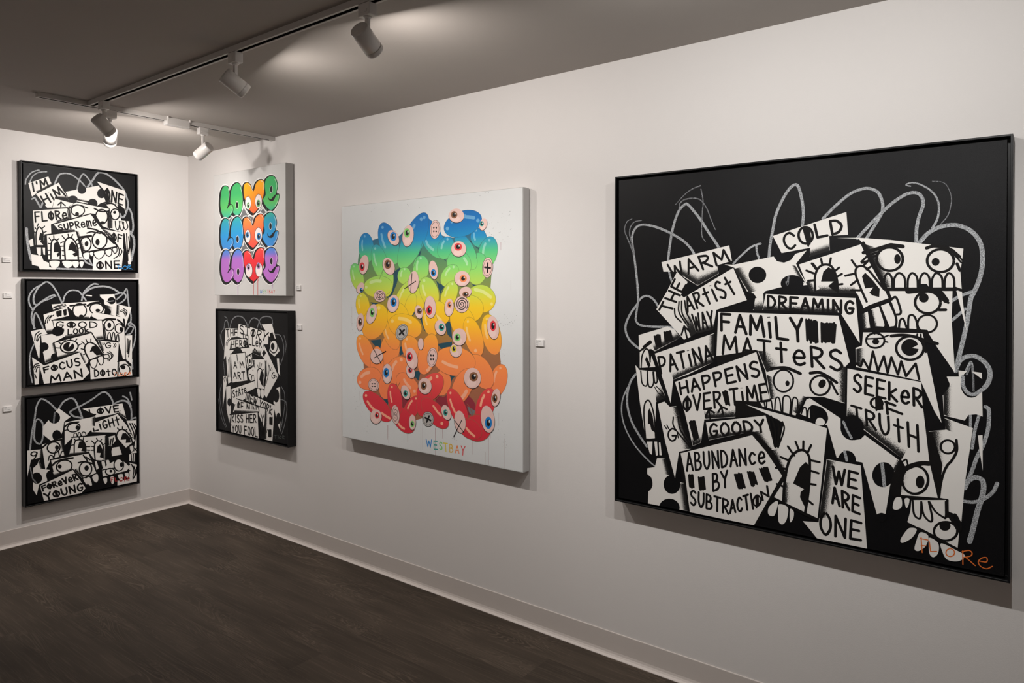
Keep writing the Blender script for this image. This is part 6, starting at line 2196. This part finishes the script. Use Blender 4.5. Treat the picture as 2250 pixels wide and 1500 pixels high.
ART['forever'] = [
('C','c',18.3,((59,669),(79,860),(109,1029),(128,1167),(167,1249),(205,1249),(273,1191),(341,1105))),
('C','c',18.4,((113,985),(137,1019),(175,997),(198,928),(193,798),(168,725),(126,744),(102,813),(113,974))),
('C','c',21.1,((370,1123),(420,1194),(491,1225),(542,1201),(582,1106),(613,1011),(628,958))),
('C','c',20.4,((623,964),(530,1000),(490,1051),(521,1080),(624,1123),(750,1187),(836,1245),(890,1256),(944,1209),(982,1134),(993,1074))),
('C','c',21.1,((1010,1095),(1088,1120),(1167,1093),(1212,997),(1217,865))),
('C','c',17.8,((1111,1177),(1168,1134),(1213,1033))),
('C','c',17.9,((1202,1213),(1221,1115))),
('C','c',19.1,((1212,860),(1269,875),(1283,843))),
('P','w',((321,1075),(365,1122),(495,996),(424,949),(408,839),(378,767),(279,739),(193,830),(198,928),(252,988))),
('E','k',((315,1015),(380,1005),(315,942))),
('E','k',((343,792),(393,784),(343,726))),
('L','t',17.7,((321,1075),(310,955))),
('P','w',((629,1077),(1105,1083),(1154,868),(1053,960),(780,947),(770,988))),
('T','i',18.3,'L0VE',((712,985),(1074,983),(1056,1066),(701,1055))),
('G','s',((1154,874),(1053,960),(1065,994),(1132,949))),
('P','w',((1154,850),(1295,835),(1292,408),(1209,411),(1256,571))),
('C','i',15.5,((1194,808),(1245,669),(1250,572))),
('C','i',15.6,((1223,804),(1268,689),(1256,595))),
('C','i',15.6,((1252,794),(1280,711),(1244,501))),
('L','i',12,((1253,475),(1278,434))),
('L','i',12,((1279,470),(1253,437))),
('P','w',((706,866),(1042,955),(1154,791),(1256,571),(1141,483),(1040,631),(1018,718),(737,769))),
('L','i',14.9,((695,871),(1045,963))),
('T','i',17.2,'LiGHt',((758,777),(1081,812),(1055,922),(737,865))),
('C','i',17.8,((1141,489),(1040,631),(1035,703),(1075,744),(1131,729),(1199,640),(1227,546))),
('P','i',((1079,613),(1102,692),(1142,695),(1199,619),(1204,556),(1141,561),(1147,607),(1107,611))),
('L','i',14.1,((974,711),(1020,691))),
('L','i',14.1,((1041,773),(1063,743))),
('L','i',14.2,((1103,781),(1103,745))),
('L','i',14.3,((1159,736),(1131,721))),
('L','i',14.3,((1199,676),(1170,663))),
('L','i',14.4,((1222,619),(1193,605))),
('L','i',14.1,((1006,555),(1085,577))),
('L','i',14.3,((1141,489),(1244,555))),
('P','w',((962,528),(1062,527),(1095,421),(972,420))),
('P','w',((919,675),(1007,684),(1018,612),(962,551),(929,569))),
('G','s',((919,675),(929,569),(957,564),(952,670))),
('L','i',15.2,((963,645),(934,439))),
('L','i',15.3,((990,652),(950,436))),
('B','w',((1192,510),(1233,515),(1244,453),(1215,428),(1192,462))),
('O','i',11.9,((1192,510),(1233,515),(1244,453),(1215,428),(1192,462))),
('P','w',((1186,404),(1255,403),(1249,296),(1185,320))),
('L','i',14.4,((1209,399),(1214,308))),
('L','i',14.4,((1238,400),(1233,299))),
('P','w',((429,937),(770,960),(774,838),(684,761),(668,729),(518,743),(427,658))),
('G','s',((770,956),(772,838),(716,859),(711,945))),
('R','i',((529,859),(600,862),(537,805)),14.6),
('E','i',((572,851),(595,848),(572,823))),
('C','i',21.2,((428,886),(489,922),(583,919))),
('L','i',13.4,((418,838),(458,843))),
('C','i',11.3,((529,750),(534,785),(559,781),(567,744))),
('C','i',11.3,((575,742),(582,787),(601,780),(609,739))),
('C','i',11.3,((616,736),(627,784),(658,776),(668,731))),
('P','w',((17,666),(173,654),(181,559),(68,549),(19,305))),
('T','i',15.1,'9',((58,545),(134,547),(136,633),(61,642))),
('G','s',((182,647),(181,554),(138,557),(149,653))),
('P','w',((153,532),(190,416),(262,390),(228,320),(237,263),(151,238),(123,114),(86,193),(90,447),(133,482))),
('E','k',((127,320),(182,308),(127,252))),
('E','k',((262,324),(299,316),(261,269))),
('G','s',((153,527),(190,418),(152,423),(138,475))),
('L','t',12.9,((58,464),(85,318),(122,266))),
('P','w',((182,707),(398,752),(407,628),(421,536),(278,519),(219,393))),
('G','s',((398,747),(417,604),(377,611),(358,726))),
('R','i',((308,651),(375,659),(323,584)),15.5),
('E','i',((343,645),(365,641),(343,616))),
('C','i',21.8,((187,673),(260,720),(397,735))),
('C','i',13.2,((249,508),(263,560),(293,555),(307,519))),
('C','i',13.2,((309,526),(327,603),(357,593),(371,523))),
('C','i',13.3,((376,524),(396,587),(421,581),(431,529))),
('P','w',((518,737),(903,707),(895,377),(766,413),(703,517),(476,531))),
('L','i',15.7,((508,742),(908,712),(901,376))),
('G','s',((903,702),(895,382),(874,392),(875,694))),
('G','s',((476,531),(703,515),(703,551),(487,569))),
('C','i',15.8,((532,547),(538,672),(579,699),(631,678),(662,605),(663,530))),
('P','i',((569,596),(590,674),(631,678),(662,616),(663,534),(610,555),(625,586))),
('C','i',16.1,((771,410),(762,575),(789,640),(832,638),(869,556),(876,413))),
('P','i',((788,499),(799,580),(832,598),(863,522),(867,415),(825,437),(836,487))),
('L','i',13.5,((533,718),(551,692))),
('L','i',13.6,((588,726),(595,698))),
('L','i',13.6,((640,717),(633,684))),
('L','i',13.7,((688,669),(664,656))),
('L','i',13.7,((709,591),(667,598))),
('L','i',13.7,((709,545),(667,556))),
('L','i',13.8,((731,661),(762,624))),
('L','i',13.8,((789,683),(802,649))),
('L','i',13.9,((848,658),(832,638))),
('L','i',14,((891,599),(862,586))),
('L','i',13.8,((725,593),(757,582))),
('L','i',13.8,((725,542),(758,536))),
('L','i',13.5,((492,646),(530,645))),
('P','w',((278,502),(693,508),(786,236),(623,208),(526,341),(315,301))),
('G','s',((315,301),(526,341),(496,376),(296,355))),
('G','s',((531,335),(623,211),(659,223),(577,359))),
('L','i',15.4,((268,510),(698,518),(787,282))),
('R','i',((420,402),(504,410),(437,327)),15.6),
('E','i',((371,410),(393,405),(371,385))),
('C','i',24.3,((292,439),(336,474),(416,487),(517,486))),
('R','i',((660,320),(731,305),(659,233)),16),
('E','i',((671,329),(697,324),(670,296))),
('C','i',19.2,((578,414),(650,413),(766,356))),
('L','i',17.1,((635,496),(682,418))),
('L','i',17.1,((666,467),(713,424))),
('L','i',19.3,((618,205),(786,236))),
('B','w',((664,195),(706,205),(732,110),(716,99),(685,131))),
('B','w',((738,209),(795,229),(807,162),(786,125),(754,151))),
('B','s',((633,198),(659,199),(680,133),(664,130))),
('P','w',((766,390),(787,395),(814,300),(787,282))),
('B','w',((841,376),(884,379),(895,295),(862,284))),
('O','i',11.6,((841,376),(884,379),(895,295),(862,284))),
('B','w',((895,377),(939,380),(949,296),(916,291))),
('O','i',11.6,((895,377),(939,380),(949,296),(916,291))),
('P','w',((1185,296),(1295,244),(1290,-2),(1036,19),(1037,89),(1184,81))),
('C','i',14.4,((1214,267),(1242,189),(1230,95))),
('C','i',14.4,((1242,237),(1265,160),(1241,81))),
('C','i',14.4,((1277,218),(1277,146),(1230,71))),
('P','w',((851,281),(939,333),(1083,375),(1191,235),(1139,186),(861,174))),
('R','i',((1055,292),(1114,280),(1054,214)),15.3),
('E','i',((1089,289),(1111,285),(1088,258))),
('R','i',((949,226),(1006,214),(949,183)),14),
('E','i',((957,233),(975,229),(957,215))),
('C','i',19.9,((972,397),(1061,380),(1151,303))),
('L','i',17.4,((850,174),(1190,190))),
('L','i',21.3,((1084,411),(1185,272))),
('L','i',17.7,((1039,408),(1140,329))),
('C','i',13.9,((856,268),(916,267),(993,263))),
('B','w',((861,160),(910,161),(915,104),(893,77),(872,102))),
('O','i',10.4,((861,160),(910,161),(915,104),(893,77),(872,102))),
('B','w',((943,154),(993,158),(998,74),(964,62))),
('O','i',10.5,((943,154),(993,158),(998,74),(964,62))),
('B','w',((1037,166),(1105,167),(1110,97),(1070,82))),
('O','i',10.6,((1037,166),(1105,167),(1110,97),(1070,82))),
('B','w',((1122,166),(1173,171),(1179,118),(1150,101))),
('O','i',10.7,((1122,166),(1173,171),(1179,118),(1150,101))),
('P','w',((160,220),(516,338),(658,80),(606,24),(202,19))),
('T','i',18.6,'F0ReVeR',((190,151),(574,207),(546,286),(174,209))),
('T','i',19.7,'Y0UNG',((226,35),(632,61),(622,154),(198,116))),
('L','r',8.2,((954,145),(987,145))),
('L','r',8.2,((957,146),(961,96))),
('L','r',8.2,((957,121),(981,123))),
('L','r',8.2,((1006,137),(1012,89),(1037,89))),
('C','r',8.3,((1087,123),(1065,107),(1082,74),(1104,92),(1091,123))),
('C','r',8.3,((1124,68),(1127,120),(1152,112),(1133,95),(1159,65))),
('C','r',8.3,((1163,86),(1186,87),(1178,104),(1163,92),(1172,66),(1189,68)))
]

# placement: wall, horizontal start, bottom, width, height, depth off the wall
def place(t, wall):
    if wall == 'L':
        t.rotation_euler = (0, 0, math.radians(90))

def framed(wall, h0, z0, w, h, depth, name, label, prog, mats, order, group=None):
    """canvas in a slim black floater frame"""
    loc = (h0, 0, z0) if wall == 'R' else (0, h0, z0)
    t = empty('framed_painting', loc, label, 'painting', group)
    rim, ft = 0.006, 0.0085
    bm = bmesh.new()
    def ring_pts(o, y): return [(o, y, o), (w - o, y, o), (w - o, y, h - o), (o, y, h - o)]
    prof = [(0, -0.0005), (0, -depth), (rim, -depth), (rim, -0.014), (0.05, -0.014), (0.05, -0.0005)]
    rings = [[bm.verts.new(p) for p in ring_pts(o, y)] for o, y in prof]
    for a, b in zip(rings, rings[1:] + rings[:1]):
        for k in range(4):
            bm.faces.new((a[k], a[(k + 1) % 4], b[(k + 1) % 4], b[k]))
    bmesh.ops.recalc_face_normals(bm, faces=bm.faces)
    bevel(bm, 0.0007, 1)
    link('frame', bm, M_FRAME, t)
    inset = rim + ft
    art = Art(mats)
    yb = -(depth - 0.007)
    bm2 = art.bm
    run_art(art, prog, {k: i for i, k in enumerate(order)})
    bmesh.ops.translate(bm2, verts=bm2.verts, vec=(0, yb - 0.0001, 0))
    clip(bm2, inset, w - inset, inset, h - inset)
    box(bm2, inset, w - inset, yb, -0.0145, inset, h - inset, 0)
    link('canvas', bm2, mats, t)
    place(t, wall)
    return t

def clip(bm, x0, x1, z0, z1):
    for co, no in (((x0, 0, 0), (-1, 0, 0)), ((x1, 0, 0), (1, 0, 0)), ((0, 0, z0), (0, 0, -1)), ((0, 0, z1), (0, 0, 1))):
        bmesh.ops.bisect_plane(bm, geom=bm.verts[:] + bm.edges[:] + bm.faces[:], plane_co=co, plane_no=no, clear_outer=True)

def unframed(wall, h0, z0, w, h, depth, label, prog, mats, order, side_mat, rad=0.006):
    """gallery-wrapped canvas, rounded edges, a slim stretcher showing behind"""
    loc = (h0, 0, z0) if wall == 'R' else (0, h0, z0)
    t = empty('canvas_painting', loc, label, 'painting')
    art = Art(mats)
    bm = art.bm
    run_art(art, prog, {k: i for i, k in enumerate(order)})
    bmesh.ops.translate(bm, verts=bm.verts, vec=(0, -depth - 0.00005, 0))
    clip(bm, 0.002, w - 0.002, 0.002, h - 0.002)
    b2 = bmesh.new()
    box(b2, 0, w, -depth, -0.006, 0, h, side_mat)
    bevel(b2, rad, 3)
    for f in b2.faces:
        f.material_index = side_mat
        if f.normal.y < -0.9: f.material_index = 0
    me = bpy.data.meshes.new('tmp'); b2.to_mesh(me); b2.free(); bm.from_mesh(me); bpy.data.meshes.remove(me)
    link('canvas', bm, mats, t)
    bm = bmesh.new()
    i = 0.012
    rings = [[bm.verts.new(p) for p in ((o, y, o), (w - o, y, o), (w - o, y, h - o), (o, y, h - o))] for o, y in ((i, -0.0005), (i, -0.0058), (i + 0.04, -0.0058), (i + 0.04, -0.0005))]
    for a, b in zip(rings, rings[1:] + rings[:1]):
        for k in range(4):
            bm.faces.new((a[k], a[(k + 1) % 4], b[(k + 1) % 4], b[k]))
    bmesh.ops.recalc_face_normals(bm, faces=bm.faces)
    link('stretcher', bm, M_STRETCH, t)
    place(t, wall)
    return t

M_STRETCH = paint('stretcher_pine', (0.30, 0.25, 0.20, 1), 0.7, 0.2)
BLACK = acrylic('black_acrylic', (0.0050, 0.0050, 0.0058, 1), 0.40, 0.16, 0.6, 0.2)
INK = acrylic('black_marker', (0.0075, 0.0068, 0.0068, 1), 0.5, 0.14, 0.3, 0.1)
WHITE = acrylic('white_acrylic', (0.76, 0.735, 0.70, 1), 0.6, 0.3, 0.3, 0.02)
CHALK = stipple('white_chalk_scrawl', (0.018, 0.018, 0.02, 1), (0.58, 0.60, 0.62, 1), 430, False, 0.52, 0.20)
THIN = stipple('thin_chalk_scrawl', (0.014, 0.014, 0.016, 1), (0.40, 0.41, 0.43, 1), 450, False, 0.46, 0.20)
SPRAY = stipple('black_dry_brush_on_white', (0.76, 0.735, 0.70, 1), (0.0085, 0.0078, 0.0078, 1), 620, True, soft=0.09)
GREY = acrylic('dull_grey_marker', (0.10, 0.115, 0.11, 1))
ORANGE = acrylic('orange_marker', (0.72, 0.16, 0.025, 1))
BLUE = acrylic('blue_marker', (0.03, 0.24, 0.55, 1))
RED = acrylic('dark_red_marker', (0.42, 0.03, 0.03, 1))
FLORE_M = [BLACK, INK, WHITE, CHALK, THIN, SPRAY, ORANGE, BLUE, RED, GREY]
FLORE_O = 'kiwctsobry'
framed('R', 3.4455, 0.662, 1.2995, 1.2965, 0.055, 'x', 'largest black framed painting, FAMILY MATTERS lettered in its middle', ART['big'], FLORE_M, FLORE_O)
framed('R', 0.4485, 0.5702, 0.8002, 0.8099, 0.055, 'x', 'black framed KISS HER YOU FOOL painting below the LOVE canvas', ART['story'], FLORE_M, FLORE_O)
framed('L', -1.0297, 1.6136, 0.6629, 0.6507, 0.05, 'x', 'topmost black framed painting by the corner, lettered I\'M HIM', ART['him'], FLORE_M, FLORE_O)
framed('L', -1.0165, 0.9285, 0.6528, 0.6436, 0.05, 'x', 'middle black framed painting of the left column, lettered FOCUS MAN', ART['look'], FLORE_M, FLORE_O)
framed('L', -1.0212, 0.2252, 0.6548, 0.6518, 0.05, 'x', 'lowest black framed painting of the left column, lettered FOREVER YOUNG', ART['forever'], FLORE_M, FLORE_O)

# the balloon canvas: colours run from blue at the top to red at the foot
RAIN = [(0.0, (255, 130, 82)), (0.12, (255, 136, 86)), (0.25, (255, 142, 84)), (0.35, (255, 150, 76)), (0.42, (255, 170, 60)), (0.49, (255, 194, 40)), (0.56, (246, 206, 44)), (0.63, (206, 220, 76)), (0.74, (140, 220, 112)), (0.815, (84, 198, 134)), (0.88, (30, 142, 194)), (0.94, (16, 118, 190)), (1.0, (14, 108, 182))]
CRIMSON = [(0.0, (218, 50, 68)), (0.5, (226, 60, 72)), (1.0, (246, 94, 80))]
def shift(st, f): return [(p, srgb(*[max(0, min(255, f(v))) for v in c])) for p, c in st]
AIR_O = 'wrdhknstaxe12345679qmj'
AIR_M = [acrylic('pale_grey_ground', (0.72, 0.735, 0.735, 1), 0.6, 0.3, 0.25, 0.03),
         ramp_paint('rainbow_gloss', shift(RAIN, lambda v: v), 0.15, 1.18),
         ramp_paint('rainbow_shade_tone', shift(RAIN, lambda v: v * 0.52 + 34), 0.15, 1.18),
         ramp_paint('rainbow_pale_tone', shift(RAIN, lambda v: v + (255 - v) * 0.36), 0.15, 1.18),
         paint('outline_black', (0.014, 0.013, 0.014, 1), 0.5, 0.3),
         paint('deep_teal', srgb(38, 78, 92), 0.6, 0.3),
         paint('eyeball_pink', srgb(232, 196, 188), 0.55, 0.3),
         paint('eyeball_light', srgb(240, 208, 200), 0.55, 0.3),
         paint('grey_spatter', srgb(120, 122, 124), 0.6, 0.3),
         paint('faint_drip', srgb(190, 178, 176), 0.6, 0.3),
         paint('button_grey', srgb(186, 182, 178), 0.55, 0.3),
         paint('iris_blue', srgb(30, 130, 205), 0.5, 0.3),
         paint('iris_red', srgb(222, 66, 72), 0.5, 0.3),
         paint('iris_green', srgb(128, 205, 110), 0.5, 0.3),
         paint('iris_brown', srgb(140, 96, 68), 0.5, 0.3),
         paint('iris_teal', srgb(60, 160, 150), 0.5, 0.3),
         paint('iris_orange', srgb(240, 140, 88), 0.5, 0.3),
         paint('iris_yellow', srgb(222, 206, 70), 0.5, 0.3),
         paint('signature_gold', srgb(225, 180, 60), 0.5, 0.3),
         ramp_paint('crimson_gloss', shift(CRIMSON, lambda v: v), 0.08, 0.45),
         paint('maroon_shade_tone', srgb(150, 52, 66), 0.55, 0.3),
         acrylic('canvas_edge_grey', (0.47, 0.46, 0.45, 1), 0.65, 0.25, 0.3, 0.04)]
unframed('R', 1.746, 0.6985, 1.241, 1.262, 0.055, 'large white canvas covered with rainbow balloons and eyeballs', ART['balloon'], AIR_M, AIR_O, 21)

LOE = [(0.0, (188, 112, 196)), (0.25, (182, 112, 200)), (0.29, (120, 124, 214)), (0.34, (70, 140, 218)), (0.47, (44, 150, 214)), (0.60, (48, 158, 180)), (0.66, (66, 180, 142)), (0.74, (92, 190, 100)), (0.86, (62, 172, 100)), (1.0, (66, 170, 98))]
VEE = [(0.0, (226, 44, 52)), (0.25, (232, 52, 62)), (0.36, (238, 84, 72)), (0.52, (246, 116, 70)), (0.60, (250, 136, 66)), (0.68, (246, 98, 56)), (0.80, (250, 142, 40)), (0.92, (250, 172, 30)), (1.0, (250, 184, 40))]
LOVE_O = 'arvkwgpnbuyo'
LOVE_M = [acrylic('warm_grey_ground', (0.60, 0.59, 0.575, 1), 0.6, 0.3, 0.25, 0.05),
          ramp_paint('letters_green_blue_purple', shift(LOE, lambda v: v), 0.06, 0.74),
          ramp_paint('hearts_orange_red', shift(VEE, lambda v: v), 0.06, 0.74),
          paint('letter_outline_black', (0.014, 0.013, 0.014, 1), 0.5, 0.3),
          paint('letter_halo_white', (0.80, 0.79, 0.77, 1), 0.5, 0.3),
          paint('filling_grey', srgb(112, 112, 114), 0.6, 0.3),
          paint('heart_eye_white', srgb(240, 224, 222), 0.55, 0.3),
          paint('iris_leaf_green', srgb(110, 176, 110), 0.5, 0.3),
          paint('iris_sky_blue', srgb(44, 126, 190), 0.5, 0.3),
          paint('iris_violet', srgb(176, 132, 186), 0.5, 0.3),
          paint('signature_pink', srgb(222, 120, 120), 0.5, 0.3),
          paint('signature_rust', srgb(200, 84, 62), 0.5, 0.3),
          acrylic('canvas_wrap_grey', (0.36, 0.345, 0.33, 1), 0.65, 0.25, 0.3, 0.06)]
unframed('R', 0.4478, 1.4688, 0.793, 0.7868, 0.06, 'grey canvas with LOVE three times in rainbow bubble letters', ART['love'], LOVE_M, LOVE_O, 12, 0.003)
